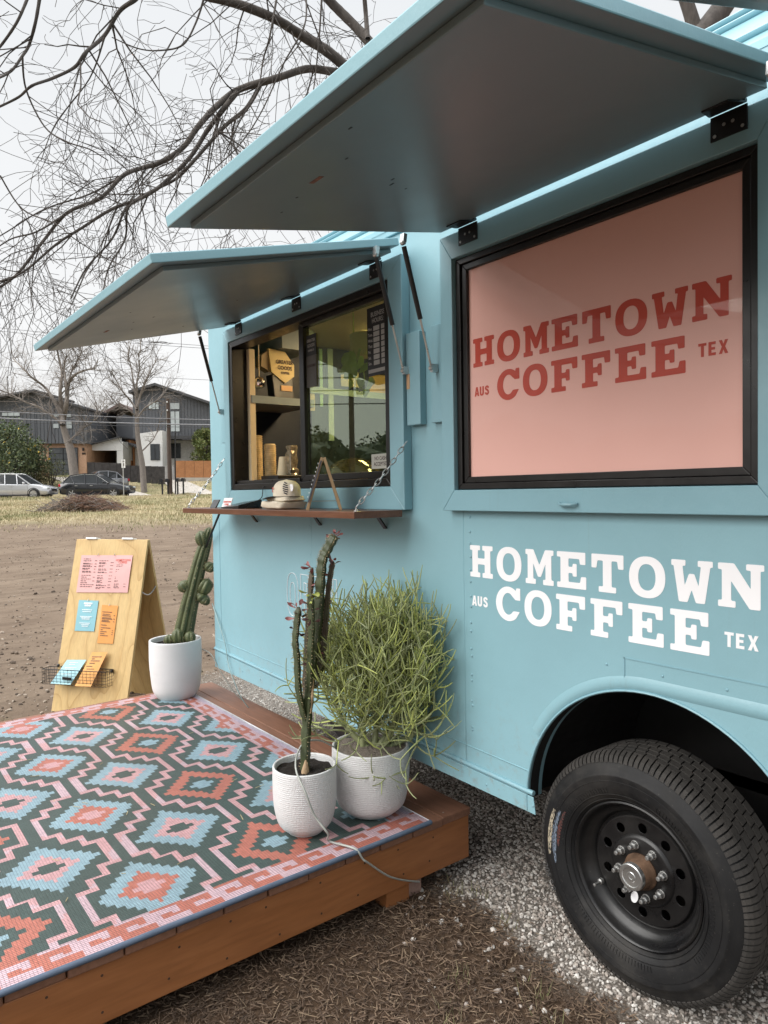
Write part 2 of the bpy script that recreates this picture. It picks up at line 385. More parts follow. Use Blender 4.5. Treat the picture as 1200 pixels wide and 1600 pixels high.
def ground():
    # one sheet: fine near the truck, growing cells outwards
    def axis(lo, hi, c0, c1, fine):
        a = [c0 + fine*i for i in range(int((c1-c0)/fine)+1)]
        s_ = fine; x = a[-1]
        while x < hi: s_ = min(s_*1.09, 9); x += s_; a.append(x)
        s_ = fine; x = c0; b = []
        while x > lo: s_ = min(s_*1.09, 9); x -= s_; b.append(x)
        return b[::-1] + a
    xs = axis(-260, 120, -3.2, 3.6, .06); ys = axis(-160, 260, -1.9, 2.2, .06)
    nx, ny = len(xs), len(ys)
    vs_ = [(x, y, gz(x, y)) for y in ys for x in xs]
    fs = [(j*nx+i, j*nx+i+1, (j+1)*nx+i+1, (j+1)*nx+i) for j in range(ny-1) for i in range(nx-1)]
    me = bpy.data.meshes.new('ground'); me.from_pydata(vs_, [], fs); me.materials.append(ground_mat())
    at = me.color_attributes.new('zone', 'FLOAT_COLOR', 'POINT')
    for i, v in enumerate(vs_):
        a, b, c = zones(v[0], v[1]); at.data[i].color = (a, b, c, 1)
    me.polygons.foreach_set('use_smooth', [True]*len(fs))
    link('ground', me, kind='structure')
ground()
def strip(name, rows, mat, z_off, n=40, a0=-70, a1=90, kind='structure', thick=None):
    mb = MB(); pts = []
    for i in range(n+1):
        a = a0+(a1-a0)*i/n
        pts.append([F(a, d, 0) for d in rows])
    for row in pts:
        for p in row: mb.v.append((p.x, p.y, (gz(p.x, p.y) if thick is None else thick) + z_off))
    k = len(rows)
    for i in range(n):
        for j in range(k-1): mb.f.append((i*k+j, (i+1)*k+j, (i+1)*k+j+1, i*k+j+1)); mb.m.append(0)
    return mb.build(name, mat, None, kind=kind)
m_asphalt = M('asphalt', (.065, .066, .068), .85, 0, .2, 3, 90, .3, .01)
m_concrete = M('concrete', (.42, .385, .34), .85, 0, .12, 2, 40, .2, .01)
strip('road', [45.3, 47.5, 49.5, 51.3], m_asphalt, .03)
# kerb stones along the far side of the street
kb = MB()
for i in range(80):
    a = -70+2*i; p = [F(a+.02, 51.32, 0), F(a+1.98, 51.32, 0), F(a+1.98, 51.55, 0), F(a+.02, 51.55, 0)]
    kb.hexa([(q.x, q.y, 1.25) for q in p] + [(q.x, q.y, 1.46) for q in p])
kb.build('kerb', m_concrete, None, kind='structure')
def sloped(name, quad_ad, mat, off=.03, n=10):                 # a drive that follows the rise of the yard
    mb = MB(); (l0, r0, d0), (l1, r1, d1) = quad_ad; K = 7
    for i in range(n+1):
        t = i/n; d = d0+(d1-d0)*t; l = l0+(l1-l0)*t; r = r0+(r1-r0)*t
        for j in range(K):
            p = F(l+(r-l)*j/(K-1), d, 0); mb.v.append((p.x, p.y, gz(p.x, p.y)+off+.02))
    for i in range(n):
        for j in range(K-1): mb.f.append((i*K+j, i*K+j+1, (i+1)*K+j+1, (i+1)*K+j)); mb.m.append(0)
    return mb.build(name, mat, None, kind='structure')
def A(px, d): return ad(px, 770, d)[0]
sloped('driveway', ((A(176, 51.6), A(246, 51.6), 51.6), (A(78, 60), A(124, 60), 60)), m_concrete)
sloped('driveway', ((A(276, 51.6), A(345, 51.6), 51.6), (A(252, 59), A(281, 59), 59)), m_concrete)

# loose stones, bark and grass on the ground
def scatter_stuff():
    # gravel: angular pebbles
    ico = bmesh.new(); bmesh.ops.create_icosphere(ico, subdivisions=1, radius=1)
    base = [v.co.copy() for v in ico.verts]; bf = [tuple(v.index for v in f.verts) for f in ico.faces]; ico.free()
    def pebbles(name, spots, mats):
        mb = MB()
        for (x, y, s_) in spots:
            z = gz(x, y); rot = Matrix.Rotation(rnd.random()*6.28, 3, 'Z') @ Matrix.Rotation(rnd.random()*6.28, 3, 'X')
            sc = V((s_*rnd.uniform(.8, 1.3), s_*rnd.uniform(.6, 1), s_*rnd.uniform(.5, .8)))
            mb.mi = rnd.randrange(len(mats))
            jit = [b*rnd.uniform(.75, 1.15) for b in base]
            mb.add([(rot @ V((b.x*sc.x, b.y*sc.y, b.z*sc.z))) + V((x, y, z+s_*.25)) for b in jit], bf)
        return mb.build(name, mats, None, kind='stuff', label='pale crushed gravel spread under and beside the teal truck' if name == 'gravel' else 'small stones and clods strewn over the bare dirt lot', category='gravel')
    gm = [M('gravel_stone', (.47, .435, .395), .9, 0, .2, 30), M('gravel_stone', (.57, .54, .50), .9, 0, .2, 30), M('gravel_stone', (.37, .33, .29), .9, 0, .2, 30), M('gravel_stone', (.34, .29, .255), .9, 0, .2, 30)]
    sp = []
    tries = 0
    while len(sp) < 24000 and tries < 200000:
        tries += 1
        if rnd.random() < .62: x, y = rnd.uniform(1.2, 3.4), rnd.uniform(-.5, .95)
        else: x, y = rnd.uniform(-1.9, 1.3), rnd.uniform(-.12, 1.3)
        g = zones(x, y)[2]
        if rnd.random() < g**1.5*lin(-.12, .14, in_front(x, y)): sp.append((x, y, rnd.choice((.0035, .0045, .005, .006, .007, .009))))
    for _ in range(90):                                          # strays on the bark
        x = rnd.uniform(1.9, 3.0); y = rnd.gauss(-.16, .13)-.06*(x-2); sp.append((x, y, rnd.uniform(.004, .012)))
    pebbles('gravel', sp, gm)
    dm = [M('dirt_clod', (.13, .097, .070), .95), M('pale_stone', (.30, .25, .20), .95), M('dark_clod', (.075, .055, .040), .95)]
    sp = []
    for _ in range(3800):
        d = 3.5+rnd.random()**1.6*19; a = -d*.58+rnd.random()*d*.36; p = F(a, d, 0)
        if zones(p.x, p.y)[2] < .2 and not (-.45 < p.x < 2.1 and -3 < p.y < .3): sp.append((p.x, p.y, rnd.choice((.005, .007, .009, .012, .016))*(1 if rnd.random() < .96 else 1.8)))
    pebbles('dirt_clods', sp, dm)
    # shredded bark
    mm = [M('bark_shred', (.070, .045, .030), .95, 0, .3), M('bark_shred', (.115, .075, .049), .95, 0, .3), M('bark_shred', (.17, .117, .078), .95, 0, .3), M('bark_shred', (.24, .175, .115), .9, 0, .3)]
    mb = MB(); k = 0
    while k < 24000:
        x, y = rnd.uniform(1.75, 3.3), rnd.uniform(-1.75, .1)
        if rnd.random() > zones(x, y)[1] or in_front(x, y) > .06*rnd.random(): k += 0; 
        if zones(x, y)[1] < .3 or in_front(x, y) > .03:
            if rnd.random() > .03: continue
        k += 1; z = gz(x, y)+.001+rnd.random()*.012; a = rnd.uniform(0, math.pi); L = rnd.uniform(.005, .016)*(2.0 if rnd.random() < .08 else 1); w = rnd.uniform(.0008, .0024); t = rnd.uniform(-.35, .35)
        ux = V((math.cos(a), math.sin(a), t)).normalized(); uy = V((-math.sin(a), math.cos(a), rnd.uniform(-.3, .3))).normalized(); uz = ux.cross(uy)
        mb.mi = rnd.choices((0, 1, 2, 3), (4, 4, 2.5, .5))[0]; c = V((x, y, z))
        b1 = rnd.uniform(-.15, .15)*L
        mb.add([c-ux*L-uy*w, c-ux*L+uy*w, c+uz*w+uy*b1, c+ux*L+uy*w*.6+uy*b1, c+ux*L-uy*w*.6+uy*b1, c-uz*w*.4+uy*b1], [(0,1,2),(1,3,2),(3,4,2),(4,0,2),(1,0,5),(3,1,5),(4,3,5),(0,4,5)])
    mb.build('bark_mulch', mm, None, kind='stuff', label='shredded brown bark mulch in front of the deck edge', category='mulch')
    # dry grass of the lot and the yards
    gm2 = [M('dry_grass', (.36, .298, .178), .9), M('green_grass', (.17, .17, .075), .9), M('straw_grass', (.45, .385, .255), .9)]
    mb = MB()
    def blade(p, h, w, mi):
        a = rnd.uniform(0, 6.28); u = V((math.cos(a), math.sin(a), 0)); le = V((rnd.uniform(-.5, .5), rnd.uniform(-.5, .5), 0))*h
        mb.mi = mi; mb.add([p-u*w, p+u*w, p+V((0, 0, h))+le], [(0, 1, 2)])
    k = 0
    while k < 36000:
        d = rnd.uniform(19, 44.6) if rnd.random() < .86 else rnd.uniform(51.7, 60); a = -d*.60+rnd.random()*d*.40; p = F(a, d, 0)
        if rnd.random() > zones(p.x, p.y)[0]: 
            if rnd.random() > .08: continue
        k += 1; p.z = gz(p.x, p.y)-.01
        gn = mnoise.noise(V((p.x*.22, p.y*.22, 4)))+.5*mnoise.noise(V((p.x*.9, p.y*.9, 4)))
        mi = 1 if gn+rnd.uniform(-.3, .3) > (.28 if d < 45 else -.1) else (0 if rnd.random() < .65 else 2)
        blade(p, rnd.uniform(.05, .14)*(1 if d < 45 else 1.3), rnd.uniform(.006, .02), mi)
    for cx, cy in ((2.52, -.20), (2.62, -.27), (2.25, -.02), (2.05, .03), (2.42, -.45), (2.0, -.02), (2.7, -.36), (2.33, -.3), (-1.5, .5), (-1.2, -.9), (-1.7, -1.0)):
        for _ in range(22):
            x, y = cx+rnd.gauss(0, .028), cy+rnd.gauss(0, .028); blade(V((x, y, gz(x, y))), rnd.uniform(.015, .05), .0012, rnd.choice((0, 1, 1)))
    mb.build('grass', gm2, None, kind='stuff', label='short dry winter grass on the lot and along the yards', category='grass')
scatter_stuff()
# ------------------------------------------------------------------ the coffee trailer
truck = thing('food_trailer', 'teal painted coffee trailer with raised window awnings and a pink lettered panel', 'food trailer', (2.0, 1.0, 0))
YB = 2.1; XR = 4.6; WT = 2.42
SEAM1, SEAM2, ZJ = 1.066, 2.051, 1.365
def zb(x): return .433-.011*x
OW = (.335, 1.695, 1.445, 2.225)                       # order window opening
PW = (2.055, 3.045, 1.43, 2.195)                       # pink window opening
AC = (2.755, .44); AR = .43                            # wheel arch
def rect(x0, x1, z0, z1): return [(x0, z0), (x1, z0), (x1, z1), (x0, z1)]
wf = wallfn(0, 0, .006)                                # sheet 12 mm thick, face at y = 0
link('upper_wall', fill_mesh('upper_wall', [rect(0, XR, ZJ, WT), rect(OW[0], OW[1], OW[2], OW[3])[::-1], rect(PW[0], PW[1], PW[2], PW[3])[::-1]], .012, m_teal, wf), truck)
g = .0011
link('wall_panel', fill_mesh('wall_panel', [[(0, zb(0)), (SEAM1-g, zb(1)), (SEAM1-g, ZJ), (0, ZJ)]], .012, m_teal, wf), truck)
link('wall_panel', fill_mesh('wall_panel', [[(SEAM1+g, zb(1)), (SEAM2-g, zb(2)), (SEAM2-g, ZJ), (SEAM1+g, ZJ)]], .012, m_teal, wf), truck)
arc = [(AC[0]+AR*math.cos(a), AC[1]+AR*math.sin(a)) for a in [math.radians(180-x) for x in range(0, 141, 4)]]
arc += [(3.13, .695), (3.20, .665), (3.30, .645), (3.45, .63), (3.7, .62), (XR, .62)]
low = [(SEAM2+g, zb(2.05)), (arc[0][0], zb(2.33))] + arc + [(XR, ZJ), (SEAM2+g, ZJ)]
link('wall_panel', fill_mesh('wall_panel', [low], .012, m_teal, wf), truck)
# end wall, back wall, floor, roof
MB().box(.0, .03, .0125, YB, zb(0), WT).build('end_wall', m_teal, truck)
MB().box(0, XR, YB, YB+.03, .43, WT).build('back_wall', m_teal, truck)
MB().box(.03, 2.2, .02, YB, .432, .47).box(3.45, XR, .02, YB, .432, .47).box(2.2, 3.45, .62, YB, .432, .47).build('floor_pan', m_black_metal, truck)
rp = [(-.012, WT), (-.012, WT+.012), (.03, 2.475), (.10, 2.56), (.20, 2.645), (.34, 2.70), (.6, 2.74), (YB/2, 2.76), (YB-.6, 2.74), (YB-.2, 2.65), (YB+.04, WT)]
rp2 = [(y, z-.02) for y, z in rp[::-1]]; rp2[-1] = (.004, WT-.001)
MB().prism([(y, z) for y, z in rp[1:]] + rp2[:-1], lambda u, v, w: V((w, u, v)), -.02, XR).build('roof', m_teal, truck, smooth=35, fixn=True)
for (y, z) in ((.022, 2.474), (.105, 2.572), (.19, 2.644)):
    MB().tube([(-.02, y, z), (XR, y, z)], .009, 6).build('roof_rib', m_teal_trim, truck, smooth=60)
MB().box(-.01, XR, -.010, -.0005, WT-.03, WT+.004).build('gutter_strip', m_teal_trim, truck, bev=.003)
# bead, skirt fold, seam cover, rivets
def zx(z0, s_): return lambda x: z0+s_*x
bead, fold = zx(.537, -.0293), zx(.594, -.026)
MB().tube([(0, -.002, bead(0)), (2.352, -.002, bead(2.352))], .0085, 8).build('lower_bead', m_teal_trim, truck, smooth=60)
MB().hexa([(0, -.004, zb(0)-.004), (2.36, -.004, zb(2.36)-.004), (2.36, 0, zb(2.36)-.004), (0, 0, zb(0)-.004), (0, -.004, bead(0)-.012), (2.352, -.004, bead(2.352)-.012), (2.352, 0, bead(2.352)-.012), (0, 0, bead(0)-.012)]).build('skirt_strip', m_teal, truck, bev=.0015)
MB().tube([(.03, -.001, fold(.03)), (2.338, -.001, fold(2.338))], .0022, 5).build('panel_crease', m_teal, truck)
MB().box(2.675, XR, -.0022, -.0002, .952, .955).box(2.675, 2.678, -.0022, -.0002, .897, .955).build('patch_seam', m_teal_trim, truck)
MB().box(.088, .0905, -.0015, -.0002, .6, 1.33).build('corner_seam', m_teal_trim, truck)
riv = MB()
def rivet(mb, x, z, y=0, r=.0048): mb.lathe([(r, 0), (r*.85, -r*.45), (r*.4, -r*.65), (0, -r*.7)], 8, (x, y, z), 'y')
for k in range(9): rivet(riv, 2.085 if k % 2 else 2.083, .60+.085*k)
for k in range(9): rivet(riv, 2.083, 1.33-.09*k)
for k in range(12): rivet(riv, .15+.2*k, (bead(.2*k)+zb(.2*k))/2-.012, -.004, .0042)
for k in range(5): rivet(riv, 2.62+.17*k, .925, 0, .004)
for k in range(6): rivet(riv, 1.052, .62+.13*k, 0, .003)
riv.build('rivets', m_teal_trim, truck, smooth=60, kind='stuff')
# wheel arch lip: rolled flange round the opening, inner flange and black well
lipv = MB(); pth = [V((x, -.002, z)) for x, z in [(2.3265, zb(2.33)+.0), (2.3262, .435)] + arc]
lipv.tube(pth, .0042, 6); lipv.build('arch_lip', m_teal_trim, truck, smooth=60)
fe = MB()                                                     # pressed eyebrow above the arch
rows = []
for i, a in enumerate([math.radians(150-x) for x in range(0, 61, 4)] ):
    c_, s_ = math.cos(a), math.sin(a); rows.append([(AC[0]+(AR+k)*c_, AC[1]+(AR+k)*s_, y) for k, y in ((.002, -.0005), (.010, -.005), (.024, -.007), (.040, -.0005))])
for k, x in enumerate((2.80, 3.0, 3.2, 3.6, XR)): rows.append([(x, z, y) for z, y in ((.872, -.0005), (.880, -.005), (.894, -.007), (.910, -.0005))])
for r_ in rows:
    for x, z, y in r_: fe.v.append((x, y, z))
for i in range(len(rows)-1):
    for j in range(3): fe.f.append((i*4+j, (i+1)*4+j, (i+1)*4+j+1, i*4+j+1)); fe.m.append(0)
fe.build('fender_eyebrow', m_teal, truck, smooth=60, fixn=True)
inn = MB()
for (x, z), (x2, z2) in zip(arc[:-6], arc[1:-5]):
    inn.quad((x, .052, z), (x2, .052, z2), (x2, .068, z2), (x, .068, z))
inn.build('arch_flange', m_teal_trim, truck, smooth=60)
inn = MB()
for (x, z), (x2, z2) in zip(arc[:-6], arc[1:-5]): inn.quad((x, .0125, z), (x2, .0125, z2), (x2, .0515, z2), (x, .0515, z))
inn.build('arch_liner', m_rubber_gasket, truck, smooth=60)
well = MB()
for (x, z), (x2, z2) in zip(arc[:-6], arc[1:-5]):
    f2 = lambda x, z: (AC[0]+(x-AC[0])*1.05, AC[1]+(z-AC[1])*1.05)
    a_, b_ = f2(x, z), f2(x2, z2); well.quad((a_[0], .075, a_[1]), (b_[0], .075, b_[1]), (b_[0], .62, b_[1]), (a_[0], .62, a_[1]))
well.box(2.2, 3.5, .62, .64, .30, 1.0); well.box(2.26, 3.5, .35, .60, .80, .81)
well.build('wheel_well', M('black_undercoat', (.006, .006, .0065), .6), truck)
ax = MB().tube([(2.688, .24, .343), (2.688, 1.9, .343)], .045, 10); ax.box(2.2, 3.6, .55, .62, .26, .32); ax.build('axle', m_black_metal, truck)
ch = MB().box(.1, 2.2, .35, .45, .30, .432); ch.bar((.98, .10, .43), (1.10, .16, .25), .05, .03); ch.bar((1.10, .16, .25), (1.30, .17, .22), .05, .04); ch.box(1.05, 1.5, .12, .40, .30, .43); ch.build('chassis', m_black_metal, truck)

# ---- trims round the windows (mitred boards), black frames
def mitred(name, x0, x1, z0, z1, w, y0, y1, mat, ws=None, bev=.0025):
    wl_, wr_, wb, wt = ws or (w, w, w, w)
    O = [(x0, z0), (x1, z0), (x1, z1), (x0, z1)]; I = [(x0+wl_, z0+wb), (x1-wr_, z0+wb), (x1-wr_, z1-wt), (x0+wl_, z1-wt)]
    for i in range(4):
        j = (i+1) % 4; q = [O[i], O[j], I[j], I[i]]
        MB().hexa([(x, y0, z) for x, z in q] + [(x, y1, z) for x, z in q]).build(name, mat, truck, bev=bev, fixn=True)
mitred('window_trim', .268, 1.783, 1.352, 2.292, 0, -.001, -.040, m_teal_trim, (.062, .083, .088, .07))
mitred('window_trim', 1.992, 3.105, 1.352, 2.283, 0, -.001, -.040, m_teal_trim, (.058, .055, .070, .084))
mitred('window_frame', .332, 1.699, 1.442, 2.221, .03, .05, -.034, m_black_frame, bev=.002)
mitred('window_frame', 2.0525, 3.0475, 1.4245, 2.1975, .020, .03, -.024, m_black_frame, bev=.002)
mitred('inner_frame', 2.075, 3.025, 1.4455, 2.1765, .0205, .03, -.016, m_black_frame, bev=.002)
# sliding order window: left half open, tinted pane on the right
mitred('sash', 1.005, 1.668, 1.474, 2.190, .026, .022, -.012, m_black_frame, (.040, .020, .028, .02))
MB().box(1.046, 1.647, .004, .008, 1.503, 2.169).build('window_pane', m_glass_green, truck)
MB().box(.362, 1.005, -.02, .02, 1.472, 1.490).build('sill_track', m_black_frame, truck, bev=.002)
MB().box(.363, .393, .051, .085, 1.472, 2.19).build('window_jamb', m_int_light, truck, bev=.002)
# pink panel with red lettering behind clear glass
def pink_mat():
    t = NT('pink_panel'); n = t.noise(3, 4)
    c = t.ramp(n, [(.3, (.92, .525, .465)), (.7, (.95, .55, .49))]); t.set('Base Color', c).set('Roughness', .55).set('Specular IOR Level', .12)
    return t.mat
PY = -.004
MB().box(2.094, 3.006, PY, PY+.01, 1.466, 2.156).build('pink_panel', pink_mat(), truck)
MB().box(2.094, 3.006, -.0125, -.0095, 1.466, 2.156).build('window_pane', m_glass_clear, truck)
# ---- slab serif lettering
def ell(cx, cy, rx, ry, n=40, p=2.25, rev=False):
    pts = []
    for k in range(n):
        a = 2*math.pi*k/n; c, s_ = math.cos(a), math.sin(a)
        pts.append((cx+rx*math.copysign(abs(c)**(2/p), c), cy+ry*math.copysign(abs(s_)**(2/p), s_)))
    return pts[::-1] if rev else pts
GL = {
 'H': [[(0,1),(.36,1),(.36,.85),(.28,.85),(.28,.6),(.52,.6),(.52,.85),(.44,.85),(.44,1),(.80,1),(.80,.85),(.72,.85),(.72,.15),(.80,.15),(.80,0),(.44,0),(.44,.15),(.52,.15),(.52,.41),(.28,.41),(.28,.15),(.36,.15),(.36,0),(0,0),(0,.15),(.08,.15),(.08,.85),(0,.85)]],
 'M': [[(0,1),(.27,1),(.46,.56),(.65,1),(.92,1),(.92,.85),(.85,.85),(.85,.15),(.92,.15),(.92,0),(.58,0),(.58,.15),(.66,.15),(.66,.60),(.51,.22),(.41,.22),(.26,.60),(.26,.15),(.34,.15),(.34,0),(0,0),(0,.15),(.07,.15),(.07,.85),(0,.85)]],
 'E': [[(0,1),(.80,1),(.80,.67),(.65,.67),(.63,.82),(.33,.82),(.33,.59),(.44,.59),(.45,.68),(.56,.68),(.56,.33),(.45,.33),(.44,.42),(.33,.42),(.33,.17),(.65,.17),(.68,.34),(.82,.34),(.82,0),(0,0),(0,.15),(.10,.15),(.10,.85),(0,.85)]],
 'F': [[(0,1),(.82,1),(.82,.65),(.67,.65),(.65,.82),(.33,.82),(.33,.57),(.46,.57),(.47,.66),(.58,.66),(.58,.31),(.47,.31),(.46,.40),(.33,.40),(.33,.15),(.46,.15),(.46,0),(0,0),(0,.15),(.10,.15),(.10,.85),(0,.85)]],
 'T': [[(0,1),(.88,1),(.88,.63),(.74,.63),(.71,.83),(.56,.83),(.56,.15),(.68,.15),(.68,0),(.20,0),(.20,.15),(.32,.15),(.32,.83),(.17,.83),(.14,.63),(0,.63)]],
 'W': [[(0,1),(.38,1),(.38,.86),(.30,.86),(.36,.40),(.47,.68),(.61,.68),(.72,.40),(.78,.86),(.70,.86),(.70,1),(1.08,1),(1.08,.86),(1.02,.86),(.88,0),(.65,0),(.54,.30),(.43,0),(.20,0),(.06,.86),(0,.86)]],
 'N': [[(0,1),(.33,1),(.66,.45),(.66,.86),(.57,.86),(.57,1),(.92,1),(.92,.86),(.85,.86),(.85,0),(.64,0),(.27,.60),(.27,.15),(.36,.15),(.36,0),(0,0),(0,.15),(.08,.15),(.08,.85),(0,.85)]]}
_c = [(.42+.42*math.cos(a), .5+.52*math.sin(a)) for a in [math.radians(52+k*(256/28)) for k in range(29)]]
_ci = [(.42+.20*math.cos(a), .5+.33*math.sin(a)) for a in [math.radians(318-k*(270/24)) for k in range(25)]]
GL['C'] = [[(.66, .64), (.82, .64), (.82, 1.0), (.70, 1.0), (.675, .93)] + _c + [(.80, .30), (.60, .30)] + _ci]
def glyph(ch, h):
    if ch == 'O': return [ell(.42, .5, .43, .52), ell(.42, .5, .205, .33, rev=True)]
    return [roundpoly(p, .030 if ch != 'C' else .02, 3) for p in GL[ch]]
_sc = smooth_path([(.50, .72, 0), (.46, .85, 0), (.31, .90, 0), (.16, .84, 0), (.12, .72, 0), (.20, .60, 0), (.31, .53, 0), (.43, .44, 0), (.50, .30, 0), (.46, .15, 0), (.31, .09, 0), (.15, .15, 0), (.11, .28, 0)], 4)
_so = []
for sg_ in (1, -1):
    side_ = []
    for i_, p_ in enumerate(_sc):
        t_ = (_sc[min(i_+1, len(_sc)-1)]-_sc[max(i_-1, 0)]).normalized(); side_.append((p_.x-t_.y*.105*sg_, p_.y+t_.x*.105*sg_))
    _so += side_ if sg_ > 0 else side_[::-1]
SB = {'T': [[(0,1),(.62,1),(.62,.80),(.42,.80),(.42,0),(.20,0),(.20,.80),(0,.80)]],
 'E': [[(0,1),(.54,1),(.54,.80),(.22,.80),(.22,.60),(.49,.60),(.49,.41),(.22,.41),(.22,.20),(.55,.20),(.55,0),(0,0)]],
 'X': [[(0,1),(.23,1),(.34,.70),(.45,1),(.68,1),(.46,.51),(.69,0),(.45,0),(.34,.31),(.23,0),(0,0),(.22,.51)]],
 'A': [[(.22,1),(.46,1),(.68,0),(.45,0),(.42,.18),(.26,.18),(.23,0),(0,0)], [(.285,.36),(.34,.72),(.395,.36)]],
 'U': [[(0,1),(.22,1),(.22,.30),(.25,.21),(.31,.18),(.37,.21),(.40,.30),(.40,1),(.62,1),(.62,.28),(.58,.12),(.48,.02),(.31,-.02),(.14,.02),(.04,.12),(0,.28)]],
 'S': [_so]}
GW = {'H': .80, 'O': .84, 'M': .92, 'E': .82, 'F': .82, 'T': .88, 'W': 1.08, 'N': .92, 'C': .82}
def logo(name, lefts1, z1, h1, lefts2, z2, h2, y, mat, wf_, a, tx, parent, sh):
    for word, lefts, z, h in (('HOMETOWN', lefts1, z1, h1), ('COFFEE', lefts2, z2, h2)):
        for ch, x in zip(word, lefts):
            k = wf_/GW[ch]*(1.0 if ch not in 'MWN' else 1.05)
            link('letter', fill_mesh('letter', [[(u*k, v*h) for u, v in p] for p in glyph(ch, h)], .0005, mat, wallfn(x, z, y)), parent)
    for body, (x, z, s_) in (('AUS', a), ('TEX', tx)):
        hh = s_*.72; ux_ = hh*.86; x0_ = x-ux_*1.36
        for i_, ch in enumerate(body):
            link('letter', fill_mesh('letter', [[(u*ux_*1.16, (v-.5)*hh) for u, v in p] for p in SB[ch]], .0005, mat, wallfn(x0_+.04*ux_+i_*ux_*.90, z, y)), parent)
m_vinyl = M('white_vinyl', (.88, .88, .90), .5, 0, .02)
m_red = M('red_vinyl', (.60, .095, .068), .6, 0, .05, spec=.1)
logo('white', [2.083+.1222*k for k in range(8)], 1.128, .107, [2.200+.1225*k for k in range(6)], 1.000, .107, -.0006, m_vinyl, .104, (2.128, 1.047, .047), (2.995, 1.049, .050), truck, 0)
logo('red', [2.113+.1091*k for k in range(8)], 1.829, .094, [2.219+.1092*k for k in range(6)], 1.707, .094, PY-.0006, m_red, .094, (2.152, 1.748, .042), (2.930, 1.756, .046), truck, 0)
# outlined OPEN lettering low on the wall
def outline(polys, w):
    res = []
    for p in polys: res.append((p, w))
    return res
m_line = m_vinyl
def stroke(pts, w=.0035):
    mb = MB(); P = [V((x, -.0012, z)) for x, z in pts] + [V((pts[0][0], -.0012, pts[0][1]))]
    for a, b in zip(P, P[1:]): mb.bar(a-(b-a).normalized()*w*.5, b+(b-a).normalized()*w*.5, .0018, w, (0, 1, 0))
    mb.build('outline_letter', m_line, truck)
ox, oz, oh = .842, .838, .205
stroke(ell(ox+.05, oz+oh/2, .052, oh/2, 28, 2.6)); stroke(ell(ox+.05, oz+oh/2, .024, oh/2-.045, 24, 2.4))
P_ = lambda pts, dx: [(ox+dx+u, oz+v*oh) for u, v in pts]
stroke(P_([(.0, 0), (.03, 0), (.03, .38), (.06, .38), (.085, .5), (.085, .88), (.06, 1), (0, 1)], .125)); stroke(P_([(.03, .54), (.052, .56), (.052, .80), (.03, .82)], .125))
stroke(P_([(0, 0), (.075, 0), (.075, .17), (.03, .17), (.03, .42), (.065, .42), (.065, .58), (.03, .58), (.03, .83), (.075, .83), (.075, 1), (0, 1)], .235))
stroke(P_([(0, 0), (.028, 0), (.028, .55), (.062, 0), (.09, 0), (.09, 1), (.062, 1), (.062, .45), (.028, 1), (0, 1)], .335))

# ---- awnings: framed flap with a proud inner panel, hinges and gas struts
def awning(x0, x1, hz, ty, tz, hy=-.052, lug=True, wrn=0):
    h = V((0, hy, hz)); t = V((0, ty, tz)); n = (t-h); L = n.length; n.normalize(); up = V((0, n.z, -n.y)); up = up if up.z > 0 else -up
    fn = lambda x, s_, w: V((x, hy, hz)) + n*s_ + up*w              # along x, out from the hinge, above the underside
    def fb(mb, xa, xb, s0, s1, w0, w1): mb.hexa([fn(xa, s0, w0), fn(xb, s0, w0), fn(xb, s1, w0), fn(xa, s1, w0), fn(xa, s0, w1), fn(xb, s0, w1), fn(xb, s1, w1), fn(xa, s1, w1)])
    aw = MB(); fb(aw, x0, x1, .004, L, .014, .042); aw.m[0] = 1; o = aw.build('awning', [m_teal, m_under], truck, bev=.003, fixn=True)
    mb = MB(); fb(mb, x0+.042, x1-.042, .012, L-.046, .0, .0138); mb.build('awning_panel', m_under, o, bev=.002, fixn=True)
    if wrn:                                                       # a worn spot where the ply shows
        mb = MB(); fb(mb, x0+.40, x0+.445, L-.20, L-.187, -.0008, -.0001); mb.build('worn_patch', M('bare_ply', (.22, .09, .055), .8, 0, .4, 80), o)
        mb = MB()
        for k in range(7):
            xx, ss = rnd.uniform(x0+.1, x1-.1), rnd.uniform(.3, L-.08); fb(mb, xx, xx+rnd.uniform(.006, .016), ss, ss+.004, -.0008, -.0001)
        mb.build('paint_chips', m_black_metal, o)
    return o, fn, L
aw_big, fn_big, L_big = awning(1.985, 3.125, 2.291, -.992, 2.105, wrn=1)
aw_sm, fn_sm, L_sm = awning(.30, 1.80, 2.300, -.967, 2.067, wrn=1)
aw_far, fn_far, L_far = awning(3.19, 4.4, 2.372, -1.0, 2.045)
def hinge(x, w, z_trim, fn):
    mb = MB().box(x, x+w, -.0445, -.0405, z_trim-.052, z_trim+.004)
    mb.tube([(x, -.049, z_trim+.010), (x+w, -.049, z_trim+.010)], .0055, 8)
    mb.hexa([fn(x-.0, .0, -.0045), fn(x+w, .0, -.0045), fn(x+w-.012, .058, -.0045), fn(x+.012, .058, -.0045), fn(x, .0, -.0005), fn(x+w, .0, -.0005), fn(x+w-.012, .058, -.0005), fn(x+.012, .058, -.0005)])
    o = mb.build('hinge', m_black_metal, truck, fixn=True)
    sc = MB()
    for kx, kz in ((.12, -.042), (.38, -.022), (.62, -.022), (.88, -.042)):
        sc.lathe([(.0042, 0), (.0042, -.0012), (.0015, -.0016), (0, -.0010)], 8, (x+w*kx, -.0447, z_trim+kz), 'y')
    sc.build('screws', m_zinc, o)
for x, w in ((2.090, .085), (2.945, .085)): hinge(x, w, 2.283, fn_big)
for x, w in ((.430, .07), (1.005, .075), (1.595, .075)): hinge(x, w, 2.292, fn_sm)
